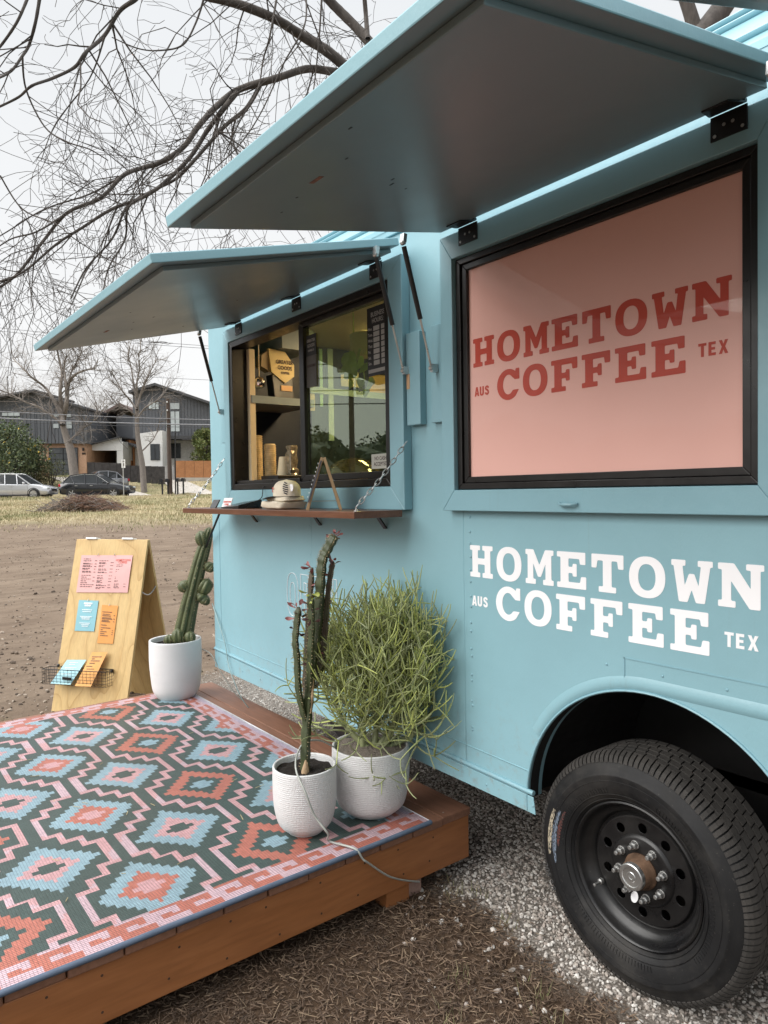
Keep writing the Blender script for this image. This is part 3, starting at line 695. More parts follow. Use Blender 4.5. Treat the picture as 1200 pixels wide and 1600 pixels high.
def strut(p, q, brk, bx=None):
    p, q = V(p), V(q); d = (q-p)
    mid = p + d*.60
    s_ = MB().tube([p+d*.03, mid], .0088, 10).build('gas_strut', m_black_metal, truck, smooth=60)
    MB().tube([mid-d*.02, q], .0038, 8).build('piston_rod', m_steel, s_, smooth=60)
    for c, b_ in ((p, (p+V((0, .004, .028)), .020, .014)), (q, (q+V((0, .025, 0)), .014, .028))):
        MB().lathe([(0, -.009), (.009, -.006), (.009, .006), (0, .009)], 10, c, 'x').bar(c, *b_).build('strut_bracket', m_steel, s_, smooth=40)
strut((1.972, -.185, 2.248), (1.948, -.045, 1.850), 0)
strut((1.815, -.180, 2.252), (1.800, -.050, 1.862), 0)
strut((.29, -.180, 2.258), (.235, -.050, 1.866), 0)
strut((3.145, -.185, 2.248), (3.155, -.045, 1.850), 0)
MB().box(1.793, 1.868, -.030, -.0005, 1.662, 1.998).build('strut_board', m_teal_trim, truck, bev=.002)
MB().box(1.915, 1.9915, -.018, -.0005, 1.662, 2.005).build('strut_board', m_teal_trim, truck, bev=.002)
MB().box(.19, .2675, -.024, -.0005, 1.70, 1.998).build('strut_board', m_teal_trim, truck, bev=.002)
bw = M('bare_wood_patch', (.52, .33, .19), .7, 0, .2)
MB().box(1.795, 1.812, -.0315, -.0302, 1.795, 1.85).build('bare_patch', bw, truck)
MB().tube([(2.495, -.045, 1.378), (2.51, -.058, 1.375), (2.545, -.058, 1.375), (2.555, -.045, 1.378)], .005, 6).build('latch', m_teal_trim, truck, smooth=60)

# ---- walnut counter shelf on chains
SZ = 1.352
MB().box(.215, 1.772, -.262, -.0405, SZ-.026, SZ).build('counter_shelf', m_shelf, truck, bev=.003)
for x in (.55, 1.15, 1.62): MB().bar((x, -.04, SZ-.03), (x, -.005, SZ-.075), .02, .006).build('shelf_bracket', m_black_metal, truck)
def chain(p, q, n):
    p, q = V(p), V(q); t = (q-p)/n; mb = MB(); td = t.normalized(); a = td.orthogonal().normalized(); b = td.cross(a); L = t.length*.68; w = .0075
    for k in range(n):
        c = p+t*(k+.5) - V((0, 0, .012*math.sin(math.pi*(k+.5)/n))); s_ = a if k % 2 else b; pts = []
        for j in range(12):
            an = 2*math.pi*j/12; pts.append(c + td*(math.cos(an)*L) + s_*(math.sin(an)*w))
        mb.tube(pts+[pts[0], pts[1]], .0021, 5, False)
    mb.build('chain', m_steel, truck, smooth=60)
chain((1.80, -.04, 1.603), (1.752, -.238, 1.368), 13); chain((.262, -.042, 1.612), (.238, -.238, 1.366), 13)
for x in (1.752, .238): MB().lathe([(.009, 0), (.009, .004), (.004, .006), (.004, .014), (0, .015)], 8, (x, -.238, SZ)).build('eye_bolt', m_steel, truck)

# ---- inside
MB().box(.0305, .036, .0125, YB, .47, WT-.03).build('inner_lining', m_navy, truck)
MB().box(.04, XR, YB-.02, YB-.002, .47, WT-.03).build('inner_back', m_navy, truck)
MB().box(2.06, 2.08, .06, YB-.02, .47, WT-.03).build('partition', m_navy, truck)
MB().box(.04, XR, .012, YB-.002, 2.335, 2.36).build('inner_ceiling', m_int_light, truck)
MB().box(.04, 1.95, .06, .5, 1.395, 1.42).build('inner_counter', m_shelf, truck)
MB().box(.04, .40, .060, .45, 1.905, 1.945).build('inner_shelf', m_int_grey, truck)
MB().box(.04, .40, .25, .45, 2.215, 2.335).build('ceiling_beam', m_int_grey, truck)
MB().box(.0365, .050, .775, .815, 1.75, 2.33).box(.0365, .052, .60, 1.25, 2.04, 2.08).build('end_window_bars', M('pale_blue_frame', (.38, .50, .50), .5), truck)
lampm = bpy.data.materials.new('lamp_diffuser'); lampm.use_nodes = True; lp = lampm.node_tree.nodes['Principled BSDF']
lp.inputs['Base Color'].default_value = (1, .85, .6, 1); lp.inputs['Emission Color'].default_value = (1, .74, .40, 1); lp.inputs['Emission Strength'].default_value = 20.0
for x0, y0 in ((.55, .75), (1.25, .75)):
    MB().box(x0, x0+.45, y0, y0+.16, 2.318, 2.3345).build('ceiling_lamp', lampm, truck)
# ------------------------------------------------------------------ wheel
WC = V((2.688, 0, .343))
def wheel():
    rim = MB().lathe([(.152, .0745), (.157, .0725), (.163, .060), (.168, .0555), (.176, .051), (.183, .040), (.1875, .028), (.1895, .022), (.194, .019), (.1985, .021), (.199, .028), (.193, .036), (.186, .05), (.178, .10), (.178, .20)], 64, WC, 'y')
    rim.lathe([(.152, .0745), (.1505, .068), (.1475, .0645), (.1440, .0640)], 64, WC, 'y')
    w = rim.build('wheel', m_rim, truck, smooth=40)
    holes = [ell(.119*math.cos(a), .119*math.sin(a), .0142, .0142, 18, 2, True) for a in [math.radians(18+36*k) for k in range(10)]]
    link('wheel_disc', fill_mesh('wheel_disc', [ell(0, 0, .1445, .1445, 72, 2), ell(0, 0, .048, .048, 32, 2, True)] + holes, .005, m_rim, wallfn(WC.x, WC.z, .0665)), w)
    MB().lathe([(.098, .0638), (.093, .0575), (.088, .0555), (.050, .0555), (.048, .062)], 56, WC, 'y').build('disc_hub_plate', m_rim, w, smooth=35)
    MB().lathe([(.16, .14), (.16, .115), (.0, .112)], 40, WC, 'y').build('brake_drum', m_black_metal, w)
    hb = MB().lathe([(.047, .075), (.050, .052), (.046, .045), (.043, .040), (.040, .024), (.037, .020)], 40, WC, 'y')
    hb.build('hub', m_rust, w, smooth=30)
    MB().lathe([(.0365, .024), (.0372, .016), (.0365, .006), (.034, .004), (.027, .004), (.0255, .007), (.014, .0075), (.0125, .006), (.006, .006), (.005, .0075), (0, .0075)], 40, WC, 'y').build('hub_cap', m_steel, w, smooth=30)
    nut = MB(); 
    for i in range(6): pass
    hexp = [(math.cos(math.radians(60*i)), math.sin(math.radians(60*i))) for i in range(6)]
    nut.lathe([(.0125, .0), (.0125, -.003), (.0105, -.0035)], 12, (0,0,0), 'y')
    nut.lathe([(.0105, -.0035), (.0105, -.014), (.0085, -.0165), (.0, -.0165)], 6, (0,0,0), 'y')
    nut.lathe([(.0062, -.0165), (.0062, -.029), (.0048, -.031), (0, -.031)], 10, (0,0,0), 'y')
    nm = nut.mesh('lug_nut', m_zinc)
    for k in range(8):
        a = math.radians(14+45*k); o = link('lug_nut', nm, w); o.matrix_world = Matrix.Translation(WC+V((.0715*math.cos(a), .0555, .0715*math.sin(a)))) @ Matrix.Rotation(rnd.random(), 4, 'Y')
    vs_ = MB(); va = math.radians(213); vp = WC+V((.158*math.cos(va), .055, .158*math.sin(va))); vs_.lathe([(.009, .006), (.008, -.004), (.004, -.006), (.0035, -.022), (.0045, -.023), (.0045, -.031), (0, -.032)], 10, vp, 'y'); vs_.build('valve_stem', m_zinc, w, smooth=50)
    sp = (-.020, -.082)
    so = link('wheel_sticker', fill_mesh('wheel_sticker', [[(sp[0]+.0115*math.cos(t)+.002*math.sin(t), sp[1]+.0175*math.sin(t)+.002*math.cos(t)) for t in [k*.2617 for k in range(24)]]], .0006, m_vinyl, wallfn(WC.x, WC.z, .0548)), w)
    # tyre: sidewall, shoulder ridge, tread blocks
    side = [(.186, .050), (.1955, .033), (.2015, .021), (.213, .009), (.232, .001), (.252, -.0035), (.266, -.0040), (.2745, -.0058), (.2785, -.0052), (.281, -.0015), (.296, .004), (.309, .012), (.319, .022), (.3245, .033), (.3275, .045)]
    tread_y0, tread_y1 = .045, .186
    prof = side + [(.3275, y) for y in (.08, .115, .15)] + [(r, .231-y) for r, y in side[::-1]]
    t = MB().lathe(prof, 96, WC, 'y').build('tyre', m_tyre, w, smooth=60)
    for r_, y_ in ((.2075, .0125), (.222, .0035), (.2605, -.0042)): MB().tube([V((WC.x+r_*math.cos(6.2832*q/72), y_, WC.z+r_*math.sin(6.2832*q/72))) for q in range(73)], .0011, 5, False).build('sidewall_ring', m_tyre, w, smooth=60)
    sr = MB()
    for q in range(150):
        if (q//15) % 3 == 2: continue
        a = 6.2832*q/150; u1 = V((math.cos(a), 0, math.sin(a))); sr.bar(WC+u1*.2265+V((0, .0015, 0)), WC+u1*.240+V((0, -.0018, 0)), .0022, .0016, (0, 1, 0))
    sr.build('sidewall_serration', m_tyre, w, kind='stuff')
    tb = MB(); nb = 62; ribs = [(.0455, .070, 0), (.0735, .0985, .33), (.102, .129, .66), (.1325, .1575, .33), (.161, .1855, 0)]
    def P(a, y, r): return V((WC.x+r*math.cos(a), y, WC.z+r*math.sin(a)))
    for (y0, y1, ph) in ribs:
        for k in range(nb):
            a0 = 2*math.pi*(k+ph+.05)/nb; a1 = 2*math.pi*(k+ph+.93)/nb; sh = .012*rnd.uniform(.8, 1.2)
            am = (a0+a1)/2; r0, r1 = .3265, .3352+rnd.uniform(-.0002, .0002)
            tb.hexa([P(a0, y0, r0), P(a1, y0, r0), P(a1+sh, y1, r0), P(a0+sh, y1, r0), P(a0, y0+.0008, r1), P(a1, y0+.0008, r1), P(a1+sh, y1-.0008, r1), P(a0+sh, y1-.0008, r1)])
    for k in range(nb*2):                                        # shoulder lugs curling down the sidewall
        a0 = 2*math.pi*(k+.08)/(nb*2); a1 = 2*math.pi*(k+.80)/(nb*2); pr = [(.3345, .0455), (.3325, .036), (.3262, .0225), (.3165, .0130), (.309, .0100)]; pi = [(r-.006, y+.004) for r, y in pr]; sk = -.012
        for (p0, p1), (q0, q1), i in zip(zip(pr, pr[1:]), zip(pi, pi[1:]), range(9)):
            s0, s1 = sk*(i*.35), sk*((i+1)*.35)
            tb.hexa([P(a0+s0, q0[1], q0[0]), P(a1+s0, q0[1], q0[0]), P(a1+s1, q1[1], q1[0]), P(a0+s1, q1[1], q1[0]), P(a0+s0, p0[1], p0[0]), P(a1+s0, p0[1], p0[0]), P(a1+s1, p1[1], p1[0]), P(a0+s1, p1[1], p1[0])])
    tb.build('tread', m_tread, w, fixn=True, kind='stuff')
    # paint scuffs on the sidewall (cream, blue grey, dark red)
    def scuff(r0, r1, a0, a1, mat):
        mb = MB(); n = 14; m_ = 4
        yy = lambda r: -.0008 + next((y0+(y1-y0)*(r-ra)/(rb-ra) for (ra, y0), (rb, y1) in zip(side, side[1:]) if ra <= r <= rb), -.005)
        for i in range(n+1):
            a = math.radians(a0+(a1-a0)*i/n); e_ = math.sin(math.pi*(.06+.90*i/n)); rm = (r0+r1)/2; hw = (r1-r0)/2*(e_**.5)*rnd.uniform(.75, 1.1)
            for j in range(m_+1):
                r = rm-hw+2*hw*j/m_; mb.v.append(tuple(V((WC.x+r*math.cos(a), yy(r), WC.z+r*math.sin(a)))))
        for i in range(n):
            for j in range(m_): mb.f.append((i*(m_+1)+j, i*(m_+1)+j+1, (i+1)*(m_+1)+j+1, (i+1)*(m_+1)+j)); mb.m.append(0)
        mb.build('paint_scuff', mat, w)
    def scm(c):
        q = NT('scuffed_paint'); k = q.ramp(q.noise(230, 4, .7, q.co((1.6, 1, .5))), [(.44, (.02, .02, .02)), (.54, c)]); q.set('Base Color', k).set('Roughness', .7); return q.mat
    scuff(.265, .282, 157, 188, scm((.42, .36, .26))); scuff(.248, .265, 155, 193, scm((.15, .19, .25))); scuff(.236, .248, 153, 181, scm((.11, .03, .024)))
    nm_ = NT('chalk_marks'); 
    sc = text_mesh('tyre_lettering', '205 2.8', .034, M('faded_letter', (.055, .055, .055), .8), frame_fn((WC.x-.283, .0045, WC.z-.118), V((.42, 0, -.9)), V((.9, -.15, .42)).normalized(), V((0, -1, 0))), .0004, 0, .8)
    link('tyre_lettering', sc, w)
wheel()

# ------------------------------------------------------------------ deck, rug
DZ = .25; DX0, DX1 = -.338, 1.947; DY = .121
deck = thing('wooden_deck', 'low brown stained timber deck beside the teal trailer', 'deck', ((DX0+DX1)/2, -.9, 0))
pw = .1405
for k in range(18):
    y1 = DY-pw*k; dx = rnd.uniform(-.004, .003)
    MB().box(DX0, DX1+dx, y1-pw+.0035, y1, DZ-.030, DZ+rnd.uniform(-.0012, .0012)).build('plank', m_deck, deck, bev=.004)
MB().box(DX1-.045, DX1-.008, DY-18*pw, DY-.004, .062, DZ-.0312).build('fascia_board', m_fascia, deck, bev=.003)
MB().box(DX0+.01, DX0+.045, DY-18*pw, DY-.004, .062, DZ-.0312).build('fascia_board', m_fascia, deck, bev=.003)
MB().box(DX0+.046, DX1-.046, DY-.045, DY-.008, .062, DZ-.0312).build('fascia_board', m_fascia, deck, bev=.003)
for y in (-.6, -1.2, -1.8): MB().box(DX0+.05, DX1-.05, y-.02, y+.02, .07, DZ-.0312).build('joist', m_fascia, deck)
for y0 in (-.265, -1.36): MB().box(DX1-.15, DX1-.018, y0, y0+.10, .0, .0615).build('support_block', m_fascia, deck, bev=.002)
for x, y0 in ((DX0+.06, -.25), (DX0+.06, -1.36), (DX0+.06, .0)): MB().box(x, x+.12, y0, y0+.09, 0, .0615).build('support_block', m_fascia, deck)
brick = M('pink_brick', (.30, .19, .155), .9, 0, .2, 30, 80, .4, .004)
MB().box(DX1-.12, DX1-.030, -.160, -.098, -.004, .0615).build('brick_pad', brick, deck, bev=.003)
nk = MB()
for k in range(1, 18):
    for x in (DX1-.03, DX0+.03): nk.lathe([(.0035, 0), (.003, .0006), (0, .0004)], 7, (x, DY-pw*k+.03, DZ+.0012))
nk.build('deck_screws', m_zinc, deck, kind='stuff')
nl = MB()
for k in range(14):
    yy = -.06-.16*k
    for z_ in (.10, .19): nl.lathe([(.0038, 0), (.003, .0008), (0, .0004)], 7, (DX1-.008, yy+rnd.uniform(-.03, .03), z_+rnd.uniform(-.012, .012)), 'x')
nl.build('fascia_nails', M('rusty_nail', (.06, .03, .018), .8), deck, kind='stuff')

RX0, RX1, RY0, RY1 = -.282, 1.944, -2.35, -.078
def rug():
    ux, uy = .011735, .010575
    GREEN, PINK, PINK2, COR, BLUE, LILAC, WHITE, DARK = (.056, .082, .074), (.58, .325, .335), (.57, .40, .44), (.47, .155, .112), (.27, .395, .455), (.52, .43, .53), (.56, .53, .56), (.03, .035, .05)
    path = [(-7.5, 17, 7.5, 17), (7.5, 12.3, 7.5, 17), (7.5, 12.3, 13, 12.3), (13, 7.7, 13, 12.3), (13, 7.7, 18.5, 7.7), (18.5, 3, 18.5, 7.7)]
    KEY = ('MMMMMMMMM', 'MMOOOOOOO', 'MMOOOOOOO', 'MMOOMMMOO', 'MMMMMMMOO', 'OOOOOOOOO', 'OOOOOOOOO', 'OOOOOOOOO')
    def key(t, s_, a, b):                                      # t along in cells, s_ across in cells from the inner edge
        u = int(math.floor(t/9)); M_, O_ = (a, b) if u % 2 == 0 else (b, a)
        return M_ if KEY[max(0, min(7, int(s_)))][int(t % 9)] == 'M' else O_
    def colour(x, y):
        X, Y = (x-1.42)/ux, (y+.785)/uy
        if x > 1.851: return key((-y)/uy, (x-1.851)/.0120, COR, PINK2)
        if x < -.187: return key((-y)/uy, (-.187-x)/.0120, COR, PINK2)
        if y > -.105: return DARK if -.090 < y < -.0865 else (WHITE if y > -.09 else LILAC)
        if y > -.187: return key(x/.0122, (y+.187)/.0114, COR, PINK2)
        best = None
        c0, r0 = round(Y/20), round(X/26); cells = []
        for c in (c0-1, c0, c0+1):
            for r in (r0-1, r0, r0+1):
                if (r+c) % 2: continue
                dx, dy = abs(X-26*r), abs(Y-20*c); cells.append((dx/26+dy/20, dx, dy, c))
        cells.sort()
        for _, dx, dy, c in cells[:4]:
            for (xa, ya, xb, yb) in path:
                if xa-.95 <= dx <= xb+.95 and ya-1.05 <= dy <= yb+1.05:
                    return PINK if (xa == xb or mnoise.noise(V((X*.05, Y*.05, c))) > 0) else PINK2
        _, dx, dy, c = cells[0]; a, b = int((dx+1)//2), int((dy*1.07+1)//2); n = a+b; k = c % 4
        cross = (a == 0 and b <= 2) or (a == 1 and b <= 1)
        if k in (0, 2):
            if n <= 4: return GREEN if cross else PINK
            return BLUE if n <= 7 else GREEN
        if k == 3:
            if n <= 4 and not (n == 4 and False): return PINK if cross or n <= 1 else COR
            return BLUE if n <= 7 else GREEN
        if 5 <= n <= 7: return COR
        return BLUE if cross else GREEN
    nx, ny = int((RX1-RX0)/ux*1.0), int((RY1-RY0)/uy)
    xs = [RX0+(RX1-RX0)*i/nx for i in range(nx+1)]; ys = [RY0+(RY1-RY0)*j/ny for j in range(ny+1)]
    def hz(x, y): return DZ+.0060 + .0035*mnoise.noise(V((x*2.6, y*2.6, 0))) + .0016*mnoise.noise(V((x*7, y*7, 2)))
    vs_ = [(x, y, hz(x, y)) for y in ys for x in xs]
    fs = [(j*(nx+1)+i, j*(nx+1)+i+1, (j+1)*(nx+1)+i+1, (j+1)*(nx+1)+i) for j in range(ny) for i in range(nx)]
    me = bpy.data.meshes.new('patterned_rug'); me.from_pydata(vs_, [], fs)
    at = me.attributes.new('yarn', 'FLOAT_COLOR', 'FACE'); k = 0
    for j in range(ny):
        for i in range(nx):
            c = colour((xs[i]+xs[i+1])/2, (ys[j]+ys[j+1])/2); s_ = rnd.uniform(.90, 1.08)
            at.data[k].color = (c[0]*s_, c[1]*s_, c[2]*s_, 1); k += 1
    t = NT('woven_plastic_rug'); yc = t.attr('yarn')
    w1 = t.wave(40, t.co((1, .0, 0)), .6, 1, 3, 'X', profile='SIN'); w2 = t.wave(36, t.co((.55, 1, 0)), .4, 1, 3, 'Y')
    gap = t.math('MULTIPLY', t.rng(w1, .0, .35, 0, 1), t.rng(w2, 0, .25, .55, 1))
    t.set('Base Color', t.mix(1.0, t.mix(t.rng(gap, 0, 1, .78, 0), yc, (.02, .028, .027)), t.rng(t.noise(4, 5), .3, .7, .88, 1.08), 'MULTIPLY'))
    t.set('Roughness', .42).set('Specular IOR Level', .35); t.bump(gap, .5, .002)
    me.materials.append(t.mat); me.polygons.foreach_set('use_smooth', [True]*len(fs))
    o = link('patterned_rug', me, label='green pink and blue stepped diamond woven outdoor rug on the deck', category='rug')
    blue = M('blue_rug_binding', (.085, .115, .165), .6, 0, .1, 20)
    n = 60; pth = [(RX1+.006+.002*mnoise.noise(V((0, y*5, 0))), y, DZ+.0035+.0015*mnoise.noise(V((3, y*4, 0)))) for y in [RY0+(RY1-RY0)*i/n for i in range(n+1)]]
    MB().tube(pth, .0085, 8, sec=lambda a, i: 1.0 if math.cos(a) > -2 else 1).build('rug_binding', blue, o, smooth=60)
    MB().tube([(x, RY1+.003, DZ+.003) for x in (RX0, .8, RX1)], .003, 6).build('rug_binding', M('white_binding', (.6, .6, .63), .6), o)
    lit = MB()                                                   # bits of straw and grit dropped on the weave
    for _ in range(26):
        x, y, a, L = rnd.uniform(.3, 1.9), rnd.uniform(-1.35, -.15), rnd.uniform(0, 3.14), rnd.uniform(.006, .022); p = V((x, y, DZ+.0105)); u = V((math.cos(a), math.sin(a), 0)); lit.bar(p-u*L, p+u*L, .0016, .0012)
    lit.build('straw_litter', M('straw', (.42, .34, .18), .9, 0, .3), o, kind='stuff')
rug()

# ------------------------------------------------------------------ pots and plants
def pot_mat(name, tex):
    t = NT(name); n = t.noise(5, 5)
    c = t.ramp(n, [(.3, (.64, .64, .635)), (.7, (.72, .72, .72))])
    if tex:
        z = t.wave(46, t.co((0, 0, 1)), 1.0, 2, 3, 'Z'); s_ = t.noise(150, 2, .6, t.co((1, 1, .6)))
        h = t.math('MULTIPLY', z, t.rng(s_, .35, .65, 0, 1)); c = t.mix(t.rng(h, .0, 1, .24, 0), c, (.38, .37, .35)); t.bump(h, .5, .003)
    else: t.bump(t.noise(14, 4, .6, t.co((.3, .3, 3))), .12, .01)
    t.set('Base Color', c).set('Roughness', .62); return t.mat
def soil_mat(name, c1, c2):
    t = NT(name); v = t.noise(120, 5, .7); t.set('Base Color', t.ramp(v, [(.35, c1), (.62, c1), (.72, c2)])).set('Roughness', .95); t.bump(v, 1, .01); return t.mat
def pot(root, c, R, h, br, tex, soil, soilh):
    c = V(c); prof = [(0, 0), (br*.86, 0), (br, .006), (br+(R-br)*.58, h*.13), (R*.955, h*.33), (R*1.0, h*.58), (R*1.004, h*.8), (R, h*.93), (R*.995, h-.004), (R*.975, h), (R*.925, h-.003), (R*.91, h-.02), (R*.9, h-soilh-.02)]
    pm = smooth_path([(r, z, 0) for r, z in prof], 3)
    MB().lathe([(max(p.x, 0), p.y) for p in pm], 56, c).build('pot', tex, root, smooth=50)
    s_ = MB(); n = 28; vs_ = [c+V((0, 0, h-soilh+.006))]
    for i in range(1, 9):
        for k in range(n):
            r = R*.905*i/8; a = 6.2832*k/n; vs_.append(c+V((r*math.cos(a), r*math.sin(a), h-soilh+rnd.uniform(-.004, .006))))
    fs = [(0, 1+k, 1+(k+1) % n) for k in range(n)] + [(1+(i-1)*n+k, 1+i*n+k, 1+i*n+(k+1) % n, 1+(i-1)*n+(k+1) % n) for i in range(1, 8) for k in range(n)]
    s_.add(vs_, fs); s_.build('soil', soil, root, smooth=180)
m_pot_s, m_pot_t = pot_mat('smooth_white_pot', 0), pot_mat('stippled_white_pot', 1)
m_soil = soil_mat('potting_soil', (.014, .009, .006), (.10, .075, .05)); m_grit = soil_mat('pale_grit', (.24, .20, .165), (.40, .36, .31))

# column cactus
P1 = V((-.172, -.170, DZ+.002))
root = thing('potted_cactus', 'tall ribbed column cactus with pups in a smooth white pot', 'potted plant', P1)
pot(root, P1, .147, .335, .108, m_pot_s, m_soil, .035)
dc = (P1-CAM).dot(fwd)
def cactus_mat(c1, c2, name):
    t = NT(name); n = t.noise(18, 4); t.set('Base Color', t.ramp(n, [(.3, c1), (.7, c2)])).set('Roughness', .5); t.bump(t.noise(90, 3), .15, .002); return t.mat
m_cact = cactus_mat((.058, .070, .028), (.098, .115, .045), 'cactus_green'); m_spine = M('spines', (.42, .33, .19), .7)
def ribbed(path, rads, ribs, amp, name, root, mat, spine=.011, step=1, n=None):
    N = n or ribs*6; mb = MB(); pts = [V(p) for p in path]
    mb.tube(pts, rads, N, sec=lambda a, i: 1+amp*(abs(math.cos(a*ribs/2))-.6)); o = mb.build(name, mat, root, smooth=70)
    sp = MB()
    vs_ = mb.v
    for i in range(1, len(pts)-1, step):
        for k in range(ribs):
            idx = i*N + int(round(k*N/ribs)) % N; p = V(vs_[idx]); out = (p-pts[i]).normalized()
            for q in range(3):
                d = (out + V((rnd.uniform(-.7, .7), rnd.uniform(-.7, .7), rnd.uniform(-.5, .7)))).normalized(); s0 = d.orthogonal().normalized()*.0010
                sp.add([p-s0, p+s0, p+d*spine*rnd.uniform(.6, 1.2)], [(0, 1, 2)])
    sp.build('spines', m_spine, o, kind='stuff')
    return o
cp = [at_d(px, py, dc) for px, py in ((284, 1012), (288, 985), (295, 950), (304, 912), (313, 876), (322, 846), (328, 824))]
cp[0] = V((cp[0].x, cp[0].y, P1.z+.29))
path = smooth_path(cp, 7); NP = len(path)
def crad(i): 
    t = i/(NP-1); return (.056-.028*t - .008*max(0, (t-.75)/.25))*(1-.75*max(0, (t-.955)/.045))
ribbed(path, [crad(i) for i in range(NP)], 8, .26, 'cactus_stem', root, m_cact)
for (px, py, w, h, lean) in ((315.5, 842, 8, 11, -.2), (327.5, 886, 7, 7, .9), (288, 916, 8, 8, -.8), (320.5, 917, 9, 12, .5), (317.5, 935, 10, 7, 1.0), (278, 995, 8, 11, 0), (297, 996, 7, 8, .1), (264, 1000, 6, 7, 0), (284, 999, 5, 7, 0)):
    c = at_d(px, py, dc - (.05 if py > 990 else .012)); k = dc/FPX*1.18; dirv = (V((0, 0, 1)) + cr*lean).normalized(); n = 8
    ribbed([c + dirv*(h*k*(2*i/n-1)) for i in range(n+1)], [w*k*math.sqrt(max(.02, 1-(2*i/n-1)**2*.98)) for i in range(n+1)], 7, .24, 'cactus_pup', root, m_cact, .008, 1)

# candelabra euphorbia
P2 = V((1.714, -.449, DZ+.007))
root = thing('potted_euphorbia', 'tall spiny candelabra euphorbia with dark red leaves in a stippled white pot', 'potted plant', P2)
pot(root, P2, .1095, .228, .066, m_pot_t, m_soil, .022)
de = (P2-CAM).dot(fwd)-.01
E8 = lambda pts: [at_d(400+x*.325, 820+y*.325, de+dd) for x, y, dd in pts]
m_euph = cactus_mat((.030, .040, .016), (.060, .075, .030), 'euphorbia_green'); m_euph2 = cactus_mat((.075, .040, .030), (.060, .070, .032), 'euphorbia_red_green')
m_bark = M('tan_bark', (.42, .29, .17), .8, 0, .3, 30)
cols = [([(236, 1240, 0), (238, 1150, 0), (243, 1000, 0), (252, 880, 0), (264, 720, 0), (285, 570, 0), (304, 400, .01), (313, 260, .01), (322, 170, .01), (340, 130, .01), (368, 75, 0), (382, 52, 0)], .0165, m_euph),
        ([(246, 960, 0), (222, 880, -.01), (204, 780, -.02), (198, 640, -.02), (190, 560, -.02), (198, 470, -.02), (206, 395, -.02)], .0135, m_euph),
        ([(250, 900, 0), (238, 800, .02), (242, 640, .02), (252, 480, .02), (262, 340, .02), (270, 205, .02)], .0115, m_euph2),
        ([(262, 760, 0), (300, 700, .02), (328, 580, .03), (340, 450, .03), (348, 330, .03), (360, 240, .03), (372, 175, .03)], .0115, m_euph2),
        ([(256, 800, -.01), (262, 640, -.03), (268, 500, -.035), (266, 390, -.035), (262, 330, -.035)], .0135, m_euph),
        ([(262, 740, .02), (290, 640, .045), (312, 520, .05), (318, 420, .05), (316, 350, .05)], .013, m_euph),
        ([(266, 780, .03), (296, 760, .04), (316, 690, .04), (322, 600, .04)], .010, m_euph)]
tips = []
for pts, r, mt in cols:
    path = smooth_path(E8(pts), 8); NP = len(path)
    rads = [r*(.82 if mt is m_euph and r > .016 else .68)*(.72 if i < 3 else 1)*(1+.10*math.sin(i*1.3))*(1-.6*max(0, (i/(NP-1)-.93)/.07)) for i in range(NP)]
    ribbed(path, rads, 3, 1.0, 'euphorbia_stem', root, mt, .0075, 1, 15); tips.append((path, mt))
bk = E8([(234, 1232, -.016), (238, 1180, -.016), (240, 1130, -.015)]); MB().tube(bk, [.016, .013, .003], 8).build('bark_scar', m_bark, root, smooth=60)
bk = E8([(262, 905, -.012), (270, 820, -.012), (276, 740, -.012)]); MB().tube(bk, [.003, .0055, .002], 6).build('bark_scar', m_bark, root, smooth=60)
def leaf(mb, p, d, L, w, up=None):
    d = d.normalized(); s_ = d.cross(up or V((rnd.uniform(-1, 1), rnd.uniform(-1, 1), rnd.uniform(-1, 1)))).normalized(); nrm = d.cross(s_)
    pr = [(0, .15), (.3, .45), (.6, 1), (.85, .85), (1, .15)]
    vs_ = []
    for t, k in pr:
        c = p+d*L*t+nrm*L*.18*math.sin(t*2.6); vs_ += [c-s_*w*k, c+nrm*w*.25*k, c+s_*w*k]
    fs = [(3*i+j, 3*i+j+1, 3*i+j+4, 3*i+j+3) for i in range(len(pr)-1) for j in range(2)]
    mb.add(vs_, fs)
lm = [M('red_leaf', (.21, .070, .066), .5, 0, .3), M('dark_red_leaf', (.085, .034, .032), .5, 0, .3), M('lime_leaf', (.30, .34, .075), .5, 0, .2)]
def lf(p, d, L, w, mi):
    mb = MB(); mb.mi = mi; leaf(mb, p, d, L, w); mb.build('leaf', lm, root, smooth=180)
for ti, (path, mt) in enumerate(tips):
    k = {0: 16, 1: 9, 2: 10, 3: 8, 4: 12, 5: 5, 6: 3}[ti]
    for q in range(k):
        i = len(path)-1-int(rnd.random()**1.5*(9 if ti != 0 else 7)); p = path[i]
        d = V((rnd.uniform(-1, 1), rnd.uniform(-1, 1), rnd.uniform(-.2, .9 if ti != 4 else .5)))
        lf(p+d.normalized()*.008, d, rnd.uniform(.024, .042)*(.7 if ti == 0 else 1), rnd.uniform(.005, .008)*(.6 if ti == 0 else 1), 2 if ti == 4 else rnd.choice((0, 0, 1)))
for q in range(22):
    path, mt = tips[rnd.choice((1, 2, 4))]; i = int(len(path)*rnd.uniform(.45, .9)); d = V((rnd.uniform(-1, 1), rnd.uniform(-1, 1), rnd.uniform(-.3, .5)))
    lf(path[i]+d.normalized()*.009, d, rnd.uniform(.015, .035), rnd.uniform(.004, .007), 1)

